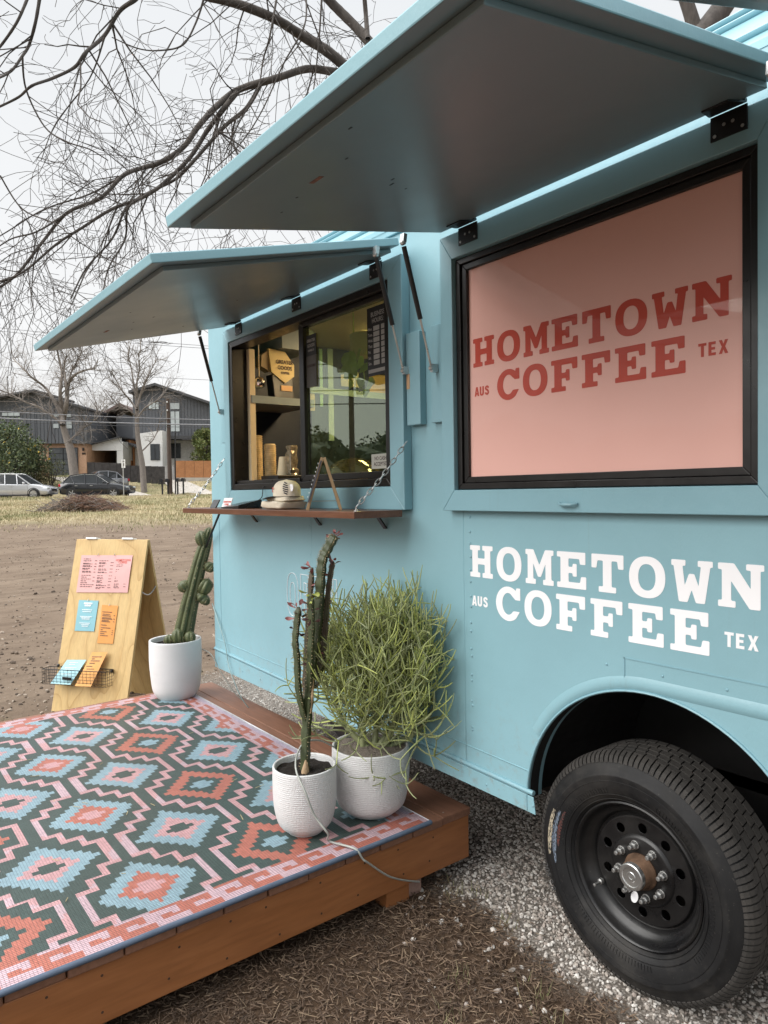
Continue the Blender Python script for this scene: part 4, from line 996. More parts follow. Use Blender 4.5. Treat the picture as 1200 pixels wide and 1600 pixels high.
# pencil cactus
P3 = V((1.736, -.180, DZ+.007))
root = thing('potted_pencil_cactus', 'bushy green pencil cactus in a wide stippled white pot', 'potted plant', P3)
pot(root, P3, .1415, .242, .094, m_pot_t, m_grit, .012)
dp = (P3-CAM).dot(fwd)
m_pen = [cactus_mat((.295, .335, .13), (.37, .41, .17), 'pencil_green'), cactus_mat((.37, .42, .115), (.45, .49, .15), 'pencil_lime'), cactus_mat((.215, .24, .12), (.30, .325, .165), 'pencil_sage')]
pen = MB(); stems = MB(); cnt = [0]
ctr = at_d(606, 1072, dp-.01); EX = (.285, .25, .295)
cyaw = (cr, fh, V((0, 0, 1)))
def inside(p, lim=[0]):
    q = p-ctr; a, b, c = q.dot(rh)/EX[0], q.dot(fh)/EX[1], q.z/EX[2]
    if p.y > -.020: return 9
    return abs(a)**2.6+abs(b)**2.6+abs(c)**2.6
def twig(p, d, L, r, lev):
    if cnt[0] > 3900: return
    cnt[0] += 1; n = 4; pts = [p]; q = p.copy(); dd = d.copy(); bend = V((rnd.uniform(-.12, .12), rnd.uniform(-.12, .12), rnd.uniform(.05, .30) if rnd.random() < .8 else rnd.uniform(-.2, 0)))
    for i in range(n):
        dd = (dd+bend).normalized(); q = q+dd*(L/n); q.y = min(q.y, -.012); pts.append(q.copy())
    pen.mi = rnd.choices((0, 1, 2), (5, 2.2, 3))[0]
    if p.z < ctr.z-.1: pen.mi = 2 if rnd.random() < .5 else pen.mi
    pen.tube(pts, [r, r*.95, r*.9, r*.85, r*.6], 5)
    e = inside(q)
    if lev <= 0 or e > rnd.choice((.5, .75, 1.0, 1.3, 1.9)): return
    k = rnd.choice((2, 3, 3, 4)) if lev > 1 else rnd.choice((2, 2, 3))
    a0 = rnd.random()*6.28; o1 = dd.orthogonal().normalized(); o2 = dd.cross(o1)
    for j in range(k):
        a = a0+6.28*j/k+rnd.uniform(-.4, .4); sp_ = rnd.uniform(.55, 1.35)
        nd = (dd + (o1*math.cos(a)+o2*math.sin(a))*sp_ + V((0, 0, .22)) + (q-ctr)*.35).normalized()
        twig(q, nd, L*rnd.uniform(.74, 1.08), max(.0021, r*rnd.uniform(.72, .90)), lev-1)
base = V((P3.x-.01, P3.y, P3.z+.225))
st_px = [((568, 1190), (567, 1120), (568, 1060), (560, 1010)), ((590, 1185), (622, 1125), (648, 1075), (664, 1010)), ((600, 1187), (612, 1140), (626, 1085), (622, 1050)), ((575, 1188), (545, 1140), (525, 1100), (520, 1050)), ((605, 1185), (640, 1150), (676, 1120), (690, 1080)), ((585, 1187), (590, 1120), (600, 1070), (606, 1000))]
for si, sx in enumerate(st_px):
    off = (-.03, .03, -.09, .04, .05, .10)[si]; pts = [at_d(x, y, dp+off*i/3) for i, (x, y) in enumerate(sx)]; pts[0].z = P3.z+.225
    pp = smooth_path(pts, 5); stems.tube(pp, [.0125-.0055*i/(len(pp)-1) for i in range(len(pp))], 8)
    for i in range(4, len(pp)):
        for _ in range(rnd.choice((2, 3))):
            a = rnd.random()*6.28; d = V((math.cos(a), math.sin(a)*.9, rnd.uniform(-.35, .8))).normalized(); twig(pp[i], d, rnd.uniform(.075, .125), .0040, 3)
    for _ in range(3): twig(pp[-1], V((rnd.uniform(-.7, .7), rnd.uniform(-.7, .7), 1)).normalized(), .085, .0046, 4)
stems.build('stems', m_pen[2], root, smooth=60)
pen.build('twigs', m_pen, root, smooth=60, kind='stuff')

# watering tubes and the black cord
m_tube = M('grey_drip_tube', (.33, .34, .31), .45)
def tube_thing(name, pts, r, mat, label, cat): MB().tube(smooth_path(pts, 6), r, 6).build(name, mat, None, smooth=60, label=label, category=cat)
tp = [at_d(523, 1168, de+.12), at_d(500, 1157, de+.08), at_d(476, 1160, de+.02), at_d(464, 1180, de-.03), at_d(463, 1205, de-.09), at_d(477, 1238, de-.135), at_d(492, 1275, de-.135), at_d(512, 1302, de-.145)]
tp += [V((1.85, -.44, DZ+.013)), V((1.944, -.405, DZ+.014)), V((1.963, -.385, DZ-.02)), at_x(575, 1348, 1.966), at_x(612, 1371, 1.962), at_x(655, 1378, 1.94)]
tube_thing('drip_hose', tp, .0034, m_tube, 'thin grey drip hose looped over the front pots and deck edge', 'hose')
tube_thing('drip_hose', [V((-.11, -.04, .52)), V((-.02, -.02, .50)), V((.05, .0, .42)), V((.12, .05, .30)), V((.16, .10, DZ-.03)), V((.17, .14, .02))], .0028, m_tube, 'thin grey hose arching from the column cactus pot down to the gravel', 'hose')
tube_thing('drip_hose', [V((-.03, .0, .79)), V((.06, -.012, .72)), V((.16, -.016, .60)), V((.20, -.018, .50)), V((.24, -.016, .43)), V((.30, .05, .25)), V((.3, .3, .01))], .0028, M('teal_hose', (.30, .42, .42), .5), 'pale hose curving over the lower corner of the teal wall', 'hose')
tube_thing('support_cord', [V((.235, -.06, SZ-.026)), at_d(311, 890, 4.25), at_d(296, 990, 4.62), at_d(290, 1035, 4.85)], .006, m_black_metal, 'thin black cord running from the counter shelf down to the cactus pot', 'cord')
# ------------------------------------------------------------------ plywood A-board
FL = at_z(80, 1112, 0); FR = at_z(194.7, 1125, 0); ew = (FR-FL); wA = ew.length; ew.normalize()
nA = V((-ew.y, ew.x, 0)); nA = nA if nA.x < 0 else -nA
SPR = .27; ML = FL + nA*SPR; dML = (ML-CAM).dot(fwd); HA = at_d(115, 843, dML).z
ab = thing('a_board_sign', 'plywood A-board menu sign standing on the dirt behind the rug', 'sign', tuple(FL+ew*wA/2+nA*SPR))
def panel(sgn, base, parent):
    up = (ML + V((0, 0, HA)) - (FL if sgn > 0 else FL+nA*2*SPR) + nA*(0 if sgn > 0 else .022)); L = up.length; up.normalize(); out = ew.cross(up).normalized(); out = out if out.dot(nA)*sgn < 0 else -out
    o = FL if sgn > 0 else FL+nA*2*SPR; o = o + V((0, 0, .004))
    mb = MB(); p = [o, o+ew*wA, o+ew*wA-out*.017, o-out*.017]; mb.hexa(p + [q+up*L for q in p])
    ob = mb.build('plywood_panel', [m_ply, m_ply_edge], parent, bev=.0015)
    return ob, o, up, out, L
pf, po, pup, pout, pL = panel(1, FL, ab); pb = panel(-1, FL, ab)[0]
def on_panel(px, py, off=0.002):
    d = ray(px, py); q = po+pout*off; return CAM + d*((q-CAM).dot(pout)/d.dot(pout))
for k in (.17, .68):
    c = po+ew*wA*k+pup*(pL+.006)-pout*.012; MB().obox(c+ew*.03, (ew, pout, pup), (.045, .022, .006)).build('top_hinge', m_white, ab, bev=.002)
cA, cB = FR+nA*(SPR*.70+.01)+V((0, 0, HA*.70)), FR+nA*(2*SPR-SPR*.72-.005)+V((0, 0, HA*.72))
chn = MB(); prev = None
for i in range(15):
    t = i/14; p = cA.lerp(cB, t)-V((0, 0, .035*math.sin(math.pi*t)))
    if prev: chn.tube([prev, p], .004, 5)
    prev = p
chn.build('chain', m_zinc, ab)
# paper menus hung on hooks
def paper(name, q, mat, label, off, cat='menu', curl=0):
    P = [on_panel(x, y, off) for x, y in q]                     # tl, tr, br, bl
    mb = MB(); n = 6
    for j in range(n+1):
        for i in range(n+1):
            u, v = i/n, j/n; p = (P[0]*(1-u)+P[1]*u)*(1-v)+(P[3]*(1-u)+P[2]*u)*v; mb.v.append(tuple(p+pout*(.004*math.sin(v*3)*u*curl)))
    mb.f = [(j*(n+1)+i, j*(n+1)+i+1, (j+1)*(n+1)+i+1, (j+1)*(n+1)+i) for j in range(n) for i in range(n)]; mb.m = [0]*len(mb.f)
    o = mb.build(name, mat, None, label=label, category=cat)
    s_ = o.modifiers.new('t', 'SOLIDIFY'); s_.thickness = .0008; s_.offset = 0
    ux = (P[1]-P[0]); uy = (P[3]-P[0]); return o, P[0], ux, uy
m_ink, m_redink, m_whiteink = M('dark_ink', (.07, .045, .045), .7), M('red_ink', (.62, .11, .08), .6), M('white_ink', (.75, .80, .82), .6)
def lines(o, O, ux, uy, rows, mat, name='print', h=.012):
    mb = MB(); n = ux.cross(uy).normalized(); n = n if n.dot(pout) > 0 else -n
    for (u0, u1, v) in rows:
        u = u0
        while u < u1-.004:                                       # words of a line
            w = min(rnd.uniform(.02, .07), u1-u); a, b = O+ux*u+uy*v, O+ux*(u+w)+uy*v; hh = uy*(h*.55)
            mb.add([q+n*.0032 for q in (a-hh, b-hh, b+hh, a+hh)], [(0, 1, 2, 3)]); u += w+.012
    mb.build(name, mat, o, kind='stuff')
m_pinkpaper, m_bluepaper, m_orpaper = M('pink_paper', (.62, .345, .33), .6, 0, .05), M('blue_paper', (.20, .42, .48), .6, 0, .06), M('orange_paper', (.60, .26, .06), .6, 0, .07)
o, O, ux, uy = paper('menu_sheet', ((127.5, 867.5), (207.5, 867.5), (199.5, 926), (119, 925.5)), m_pinkpaper, 'wide pink paper menu pinned high on the plywood board', .004, curl=1)
rows = []
for k, v in enumerate((.10, .15, .215, .235, .28, .305, .355, .375, .43, .455, .54, .59, .64, .69, .74, .79, .84)): rows += [(.06, .06+rnd.uniform(.10, .24), v)] + ([(.29, .33, v)] if k % 2 else [])
for k, v in enumerate((.15, .20, .225, .28, .31, .37, .40, .45, .47, .55, .60, .63, .68, .70, .73, .79, .81, .86, .89)): rows += [(.375, .375+rnd.uniform(.07, .2), v)] + ([(.60, .66, v)] if k % 2 else [])
for k, v in enumerate((.26, .30, .38, .43, .455, .50, .53, .58, .62, .67, .70, .76, .79, .83, .86)): rows += [(.72, .72+rnd.uniform(.06, .16), v)] + ([(.90, .95, v)] if k % 2 else [])
lines(o, O, ux, uy, rows, m_ink, h=.013)
for body, v in (('HOMETOWN', .135), ('COFFEE', .195)):
    link('heading', text_mesh('heading', body, uy.length*.082, m_redink, frame_fn(O+ux*.835+uy*v+pout*.0036, ux.normalized(), -uy.normalized(), pout), .0003, .0001, .95), o)
for x in (.34, .66): MB().tube([O+ux*x-uy*.05+pout*.004, O+ux*(x-.004)+uy*.02+pout*.008], .0018, 5).build('hook', m_zinc, o)
o, O, ux, uy = paper('menu_card', ((123.5, 937.5), (154, 938.5), (147, 986.5), (116.5, 985.5)), m_bluepaper, 'small blue menu card hung on the plywood board', .004)
lines(o, O, ux, uy, [(.25, .75, .31), (.28, .72, .37), (.2, .8, .53), (.25, .7, .57), (.3, .7, .61), (.2, .75, .74), (.3, .7, .79), (.35, .65, .84)], m_whiteink, h=.022)
lines(o, O, ux, uy, [(.3, .72, .10), (.35, .66, .17)], m_whiteink, h=.05)
MB().tube([O+ux*.5-uy*.05+pout*.004, O+ux*.48+uy*.03+pout*.008], .0018, 5).build('hook', m_zinc, o)
o, O, ux, uy = paper('menu_card', ((159.5, 945), (184.5, 946.5), (176.5, 1006), (152, 1005)), m_orpaper, 'tall orange menu card hung beside the blue card on the plywood', .004)
lines(o, O, ux, uy, [(.1, .7, .18), (.12, .6, .24), (.12, .65, .28), (.12, .7, .33), (.12, .75, .36), (.12, .55, .40), (.12, .65, .43), (.1, .45, .52), (.12, .7, .59), (.12, .25, .64), (.12, .5, .69), (.12, .38, .74), (.12, .6, .79), (.82, .9, .26), (.82, .9, .35), (.82, .9, .42), (.82, .88, .65), (.82, .88, .7), (.82, .88, .75)], m_ink, h=.016)
MB().tube([O+ux*.5-uy*.04+pout*.004, O+ux*.48+uy*.02+pout*.008], .0018, 5).build('hook', m_zinc, o)
# wire basket with cards
bk_ = thing('wire_basket', 'black wire basket fixed low on the plywood board', 'basket', tuple(on_panel(130, 1060)))
tl, tr, bl, br_ = on_panel(80, 1041, .004), on_panel(178, 1046, .004), on_panel(84, 1066, .004), on_panel(178, 1071, .004)
W3 = (tr-tl); H3 = V((0, 0, (bl-tl).z)); depth = .075
w = MB()
G = lambda u, v, k: tl + W3*u + H3*v + (pout*V((1, 1, 0))).normalized()*(depth*k)+pout*.004
def wl(mb, a, b, r=.0016): mb.tube([a, b], r, 4)
nu, nv = 17, 5
for k in (0, 1):
    for i in range(nu+1): wl(w, G(i/nu, 0, k), G(i/nu, 1, k), .0012)
    for j in range(nv+1): wl(w, G(0, j/nv, k), G(1, j/nv, k), .0012 if j else .0026)
for u in (0, 1):
    for i in range(5): wl(w, G(u, 0, i/4), G(u, 1, i/4), .0012)
    for j in range(nv+1): wl(w, G(u, j/nv, 0), G(u, j/nv, 1), .0012 if j else .0026)
for i in range(nu+1): wl(w, G(i/nu, 1, 0), G(i/nu, 1, 1), .0012)
w.build('wire_mesh', m_black_metal, bk_, kind='stuff')
MB().obox(G(.40, .55, 1.03), (ew, pout, V((0, 0, 1))), (.035, .003, .010)).build('label_holder', m_black_metal, bk_, bev=.002)
for u in (.14, .985): MB().lathe([(.010, -.004), (.010, .004), (.006, .012), (0, .013)], 10, G(u, -.12 if u < .5 else .1, .1), 'x').build('mounting_knob', m_black_metal, bk_)
def loose(name, q, mat, label, ink, rowsv):
    P = []
    for (x, y, k) in q:
        d = ray(x, y); oo = po+(pout*V((1, 1, 0))).normalized()*(depth*k)+pout*.006
        # plane through the basket parallel to the board, shifted by k
        P.append(CAM + d*((oo-CAM).dot(pout)/d.dot(pout)))
    mb = MB().add(P, [(0, 1, 2, 3)]); o = mb.build(name, mat, None, label=label, category='menu'); s_ = o.modifiers.new('t', 'SOLIDIFY'); s_.thickness = .0012
    lines(o, P[0], P[1]-P[0], P[3]-P[0], rowsv, ink, h=.02)
loose('menu_card', ((105, 1031, .25), (135, 1031, .25), (110, 1070, .75), (79, 1068, .75)), M('pale_blue_paper', (.30, .52, .57), .6), 'pale blue menu card leaning inside the wire basket', m_whiteink, [(.25, .7, .12), (.3, .6, .2), (.2, .8, .34), (.25, .7, .4), (.2, .75, .6)])
loose('menu_card', ((144.5, 1019, .25), (168, 1019, .25), (142, 1073, .78), (117, 1072, .78)), M('amber_paper', (.62, .30, .08), .6), 'long amber menu card leaning inside the wire basket', m_ink, [(.15, .8, .14), (.2, .4, .2), (.2, .8, .26), (.2, .55, .33), (.1, .5, .42), (.2, .7, .5)])

# ------------------------------------------------------------------ things on the counter shelf
Y = lambda px, py, y: at_y(px, py, y)
m_canvas = M('cream_canvas', (.74, .665, .53), .9, 0, .08, 40, 300, .25, .002)
# folded tote / shirts
tote = thing('folded_tote_bag', 'folded cream canvas tote under the cap on the counter shelf', 'bag', (.90, -.17, SZ))
def blob_slab(c, hx, hy, h, seed, amp):
    mb = MB(); n, m_ = 26, 10
    for j in range(m_+1):
        ph = math.pi*(j/m_-.5)
        for i in range(n):
            th = 2*math.pi*i/n; cx = math.copysign(abs(math.cos(th))**.3, math.cos(th)); cy = math.copysign(abs(math.sin(th))**.3, math.sin(th)); r_ = abs(math.cos(ph))**.35
            p = V((cx*hx*r_, cy*hy*r_, h*.5*(1+math.copysign(abs(math.sin(ph))**.7, math.sin(ph)))))
            k = mnoise.noise(V((p.x*22, p.y*22, p.z*60+seed)))*amp + .4*amp*math.sin(p.z*260+p.x*14)
            p += V((cx, cy, 0))*k + V((0, 0, k*.6 if j > 2 else 0)); mb.v.append(tuple(V(c)+p))
    for j in range(m_):
        for i in range(n): mb.f.append((j*n+i, j*n+(i+1) % n, (j+1)*n+(i+1) % n, (j+1)*n+i)); mb.m.append(0)
    mb.f += [tuple(range(n))[::-1], tuple(range(m_*n, m_*n+n))]; mb.m += [0, 0]; return mb
tc = Y(446, 788, -.165); tx = tc.x
blob_slab((tx-.012, -.165, SZ+.0005), .090, .070, .036, 1, .008).build('folded_cloth', m_canvas, tote, smooth=70)
blob_slab((tx+.006, -.165, SZ+.033), .084, .058, .024, 5, .008).build('folded_cloth', m_canvas, tote, smooth=70)
# cap
cap = thing('baseball_cap', 'cream trucker cap with striped patch resting on the folded tote', 'cap', (tx+.02, -.165, SZ+.05))
cm = MB(); n, m_ = 30, 9; cc = V((tx+.026, -.172, SZ+.056))
for j in range(m_+1):
    t = j/m_
    for i in range(n):
        th = 2*math.pi*i/n; r_ = (1-t**3.0)**.5; cm.v.append(tuple(cc + V((math.cos(th)*.070*r_, math.sin(th)*.056*r_, .072*(t**.85)))))
for j in range(m_):
    for i in range(n): cm.f.append((j*n+i, j*n+(i+1) % n, (j+1)*n+(i+1) % n, (j+1)*n+i)); cm.m.append(0)
cm.f.append(tuple(range(m_*n, m_*n+n))); cm.m.append(0)
cm.build('cap_crown', m_canvas, cap, smooth=60)
br = MB()
for i in range(13):
    th = math.pi*.5*(i/12-.5)*1.5 + math.pi*1.06
    for (r_, z) in ((.060, .002), (.100, -.002), (.128, -.010)): br.v.append(tuple(cc+V((math.cos(th)*r_*1.05, math.sin(th)*r_*.75, z))))
for i in range(12):
    for j in range(2): br.f.append((i*3+j, i*3+j+1, (i+1)*3+j+1, (i+1)*3+j)); br.m.append(0)
bo = br.build('cap_brim', M('black_brim', (.012, .013, .016), .8), cap, smooth=60); s_ = bo.modifiers.new('t', 'SOLIDIFY'); s_.thickness = .003
def on_cap(th, z): t = (z/.072)**(1/.85); r_ = (1-min(.98, t)**3.0)**.5+.012; return cc+V((math.cos(th)*.070*r_, math.sin(th)*.056*r_, z))
m_navyp = M('navy_thread', (.012, .017, .035), .8)
for k in range(6):
    pts = [on_cap(-.55+.10*(j-1)*1.0 + .012*k*0, .014+.0082*k + .0042*(1-j)) for j in range(4)]
    a = math.sqrt(max(0, 1-((k-2.5)/3.2)**2)); pts = [on_cap(-.72+.30*a*(j/3-.5)*2*.62, .012+.0088*k-.006*(j/3-.5)) for j in range(4)]
    MB().tube(pts, .0024, 5).build('patch_stripe', m_navyp, cap)
for body, z in (('TOWN', .033), ('TEX-', .022)):
    p0 = on_cap(-2.05, z); ddx = (on_cap(-1.85, z)-on_cap(-2.25, z)).normalized(); link('cap_print', text_mesh('cap_print', body, .0135, m_redink, frame_fn(p0+V((0, -.0015, 0)), ddx, V((0, 0, 1)), ddx.cross(V((0, 0, 1)))), .0006, .0004), cap)
MB().lathe([(0, -.001), (.016, -.001), (.016, .001), (0, .001)], 20, on_cap(-.22, .036)+V((.004, -.006, 0)), 'y').build('cap_sticker', m_vinyl, cap)
# tabletop A-frame sign, seen end on
apx = Y(505, 716, -.165); zt = apx.z; vd = V((apx.x-CAM.x, apx.y-CAM.y, 0)).normalized(); sdv = V((vd.y, -vd.x, 0)); SC = V((apx.x, apx.y, 0))
sg = thing('tabletop_sign', 'small wooden A-frame chalkboard sign on the counter shelf', 'sign', (SC.x, SC.y, SZ))
m_slate = M('slate_board', (.10, .10, .115), .7, 0, .2, 30)
S3 = lambda a, b, z: SC + sdv*a + vd*b + V((0, 0, z))          # across the A, along the viewing line, up
hw = .055
for s_ in (-1, 1):
    ft, tp_ = .066*s_, .004*s_
    for b_ in (-hw, hw): MB().bar(S3(ft, b_, SZ), S3(tp_, b_, zt), .011, .012, vd).build('sign_leg', m_pine, sg, bev=.001)
    MB().bar(S3(ft*.86, -hw, SZ+.03), S3(ft*.86, hw, SZ+.03), .010).build('sign_rail', m_pine, sg)
    a, b = S3(ft*.86+.004*s_, 0, SZ+.032), S3(tp_+.004*s_, 0, zt-.012); d = (b-a).normalized(); nn = vd.cross(d)
    MB().obox((a+b)/2, (vd, d, nn), (hw+.012 if s_ < 0 else hw-.007, (b-a).length/2, .003)).build('chalkboard', m_slate, sg)
ck = MB()
for k in range(9):
    a = S3(-.066*.86-.004, -hw-.0125, SZ+.05)+(S3(-.008, -hw-.0125, zt-.012)-S3(-.066*.86-.004, -hw-.0125, SZ+.032))*(k/10); ck.add([a, a+V((0, 0, .006)), a+V((0, 0, .006))-sdv*.003, a-sdv*.003], [(0, 1, 2, 3)])
ck.build('chalk_marks', m_whiteink, sg, kind='stuff')
MB().tube([S3(-.055, hw*.5, SZ+.035), S3(.055, hw*.5, SZ+.035)], .0012, 5).build('spreader_cord', m_canvas, sg)
# card reader, cable, cards
rd = thing('card_reader', 'flat black payment tablet lying on the counter shelf', 'card reader', (.52, -.15, SZ))
p0 = Y(352, 790, -.20).x
MB().hexa([(p0, -.225, SZ+.0005), (p0+.19, -.225, SZ+.0005), (p0+.19, -.10, SZ+.0005), (p0, -.10, SZ+.0005), (p0, -.225, SZ+.006), (p0+.19, -.225, SZ+.016), (p0+.19, -.10, SZ+.042), (p0, -.10, SZ+.030)]).build('tablet', M('black_plastic', (.012, .012, .013), .25), rd, bev=.003)
MB().tube(smooth_path([(p0+.12, -.10, SZ+.03), (p0+.13, -.07, SZ+.05), (p0+.10, -.045, SZ+.10), (p0+.09, -.03, 1.455), (p0+.10, .03, 1.48)], 5), .0022, 5).build('cable', m_black_metal, rd)
q = Y(336, 789, -.19).x; rt = Matrix.Rotation(.3, 3, 'X')
MB().hexa([(q-.045, -.20, SZ), (q+.02, -.20, SZ), (q+.02, -.19, SZ), (q-.045, -.19, SZ), (q-.040, -.18, SZ+.042), (q+.03, -.18, SZ+.042), (q+.03, -.172, SZ+.042), (q-.040, -.172, SZ+.042)]).build('card_holder', M('grey_plastic', (.06, .065, .07), .4), None, bev=.002, label='small dark grey card holder at the end of the counter shelf', category='card holder')
wc = thing('business_card', 'white business card with red lettering propped on the counter shelf', 'card', (q+.08, -.19, SZ))
c0 = V((q+.062, -.185, SZ)); u_, v_ = V((.085, .004, 0)), V((.012, .012, .050)); MB().hexa([c0, c0+u_, c0+u_+V((0, .004, 0)), c0+V((0, .004, 0)), c0+v_, c0+u_+v_, c0+u_+v_+V((0, .003, 0)), c0+v_+V((0, .003, 0))]).build('card', m_vinyl, wc)
for body, t in (('HOMETOWN', .62), ('COFFEE', .36)):
    link('print', text_mesh('print', body, .0125, m_redink, frame_fn(c0+u_*.5+v_*t+V((0, -.0012, .0)), u_.normalized(), v_.normalized(), V((0, -1, .2)).normalized()), .0003, .0005), wc)

# ------------------------------------------------------------------ stuck to the glass and inside
sgn = thing('hours_sign', 'black business hours sign hung in the tinted order window', 'sign', (1.59, -.004, 1.9))
X0, X1, Z0, Z1 = 1.520, 1.660, 1.880, 2.150
MB().box(X0, X1, -.0035, -.0005, Z0, Z1).build('sign_plate', M('black_card', (.012, .013, .015), .35), sgn)
sil = M('silver_print', (.42, .42, .40), .5)
wfn = wallfn(0, 0, -.0038)
for body, z in (('BUSINESS', .030), ('HOURS:', .055)):
    link('heading', text_mesh('heading', body, .026, sil, wallfn((X0+X1)/2, Z1-z, -.0039), .0003, .0002, .82), sgn)
for k, dn in enumerate(('Mon.', 'Tues.', 'Wed.', 'Thur.', 'Fri.', 'Sat.', 'Sun.')):
    z = Z1-.085-.0225*k
    link('day', text_mesh('day', dn, .017, sil, wallfn(X0+.006, z, -.0039), .0003, .0003, .8, 'LEFT'), sgn)
    MB().box(X0+.042, X0+.080, -.0045, -.0036, z-.009, z+.009).box(X0+.092, X0+.132, -.0045, -.0036, z-.009, z+.009).build('hour_slot', sil, sgn)
MB().box(X0+.006, X1-.006, -.0045, -.0036, Z0+.012, Z0+.026).build('sign_strip', sil, sgn)
nc = thing('no_cash_sign', 'small pale no cash accepted notice low on the order window', 'sign', (1.6, -.004, 1.5))
X0, X1, Z0, Z1 = 1.535, 1.652, 1.512, 1.570
MB().box(X0, X1, -.0035, -.0005, Z0, Z1).build('sign_plate', M('pale_card', (.42, .42, .37), .5), nc)
for body, z in (('NO CASH', .040), ('ACCEPTED', .018)):
    link('lettering', text_mesh('lettering', body, .021, m_ink, wallfn((X0+X1)/2, Z0+z, -.0039), .0003, .0003, .82), nc)
st = thing('coffee_sticker', 'grey and black sticker in the upper corner of the order window', 'sticker', (1.1, .0, 2.0))
X0, X1 = 1.052, 1.135
MB().box(X0, X1, -.0012, .0030, 1.895, 2.035).build('sticker_lower', M('grey_sticker', (.10, .095, .085), .5), st)
MB().box(X0, X1, -.0012, .0030, 2.0355, 2.128).build('sticker_upper', M('dark_sticker', (.02, .022, .024), .5), st)
for body, z, s_ in (('GREATER', 2.102, .018), ('GOODS', 2.080, .019), ('COFFEE CO', 2.058, .011), ('KICKSTART', 1.990, .015)):
    link('print', text_mesh('print', body, s_, sil if z > 2.04 else m_ink, wallfn((X0+X1)/2, z, -.0016), .0003, .0004, .9), st)
# bag of beans
bag = thing('coffee_bag', 'black coffee bag with cream folded top on the inner shelf', 'coffee bag', (.33, .32, 1.945))
bx, by0, by1, bz = .36, .205, .345, 1.9455
mb = MB().hexa([(bx-.07, by0+.012, bz), (bx, by0+.012, bz), (bx, by1, bz), (bx-.07, by1, bz), (bx-.075, by0, bz+.13), (bx-.008, by0, bz+.13), (bx-.008, by1-.005, bz+.13), (bx-.075, by1-.005, bz+.13)]); mb.build('bag_body', M('black_foil', (.03, .03, .032), .35, .3), bag, bev=.006)
m_cream = M('cream_paper', (.66, .52, .24), .6)
mb = MB().prism([(by0-.002, bz+.14), (by0-.012, bz+.27), (by0+.09, bz+.262), (by1+.004, bz+.19), (by1-.002, bz+.125), ((by0+by1)/2+.01, bz+.085)], lambda u, v, w: V((w-.10*(v-bz-.1), u, v)), bx-.015, bx+.004); mb.build('bag_label', m_cream, bag, fixn=True)
mb = MB().prism([(by0-.01, bz+.26), (by0-.05, bz+.23), (by0-.055, bz+.17), (by0-.002, bz+.145)], lambda u, v, w: V((w, u, v)), bx-.08, bx-.02); mb.build('bag_fold', M('kraft_paper', (.42, .32, .19), .7), bag, fixn=True)
tfn = lambda z, y: frame_fn((bx+.0062-.10*(z-bz-.1), y, z), (0, 1, 0), V((-.1, 0, 1)).normalized(), (1, 0, .1))
for body, z, s_ in (('GREATER', bz+.20, .030), ('GOODS', bz+.168, .030), ('COFFEE', bz+.140, .018)): link('print', text_mesh('print', body, s_, m_ink, tfn(z, (by0+by1)/2+.012), .0003, .0006, .85), bag)
MB().box(bx-.004, bx+.003, by0+.055, by0+.125, bz+.042, bz+.072).build('bag_tag', M('tag_orange', (.75, .45, .22), .6), bag)
# disco ball on a cord
bp = at_y(405, 598, .12)
db = thing('mirror_ball', 'small mirror ball hanging on a cord in the open order window', 'mirror ball', tuple(bp))
sp = bmesh.new(); bmesh.ops.create_uvsphere(sp, u_segments=18, v_segments=12, radius=.033); me = bpy.data.meshes.new('ball')
for v in sp.verts: v.co += bp
sp.to_mesh(me); sp.free(); me.materials.append(M('mirror_tiles', (.80, .77, .70), .08, 1.0, .1)); link('ball', me, db)
MB().tube([bp+V((0, 0, .03)), V((bp.x, bp.y, 2.335))], .003, 6).build('cord', m_int_light, db)
# paper cups, wrapped cup, tablet stand
m_cupb = M('kraft_cup', (.72, .55, .30), .5, 0, .25, 30); m_cupc = M('cream_cup', (.74, .62, .40), .5)
def cups(x, y, z0, z1, r, label, mat, k=.012):
    t = thing('cup_stack', label, 'cups', (x, y, z0)); n = int((z1-z0)/k)
    prof = [(0, z0), (r*.9, z0)]
    for i in range(n): prof += [(r*(.9+.012*(i % 3)), z0+k*i+.002), (r, z0+k*(i+.75)), (r*.92, z0+k*(i+.8))]
    prof += [(r*.8, z1), (0, z1)]
    MB().lathe([(a, b-z0) for a, b in prof], 18, (x, y, z0)).build('cups', mat, t, smooth=40)
c1, c2 = at_y(402, 740, .16), at_y(420, 740, .16)
cups(c1.x, .16, 1.4205, 1.745, .034, 'tall stack of brown paper cups against the cream jamb', m_cupb); cups(c2.x, .17, 1.4205, 1.69, .034, 'shorter stack of brown paper cups next to the taller stack', m_cupb)
c3 = at_y(445, 735, .20); wcup = thing('paper_cup', 'single upturned cream paper cup on the inner counter', 'cup', (c3.x, .2, 1.42))
MB().box(c3.x-.08, c3.x+.10, .10, .26, 1.4205, 1.515).build('cup_stand', m_black_metal, wcup, bev=.003)
MB().lathe([(.040, 0), (.041, .006), (.030, .095), (.029, .10), (0, .10)], 24, (c3.x, .2, 1.5155)).build('cup', m_cupc, wcup, smooth=40)
cw = at_y(456, 700, .22); wr = blob_slab((cw.x, .22, 1.5155), .028, .028, .16, 3, .010); wr.build('wrapped_cups', M('clear_wrap', (.30, .26, .19), .12, .4, .5, 60), None, smooth=20, label='plastic wrapped sleeve of cups beside the cream cup', category='cups')
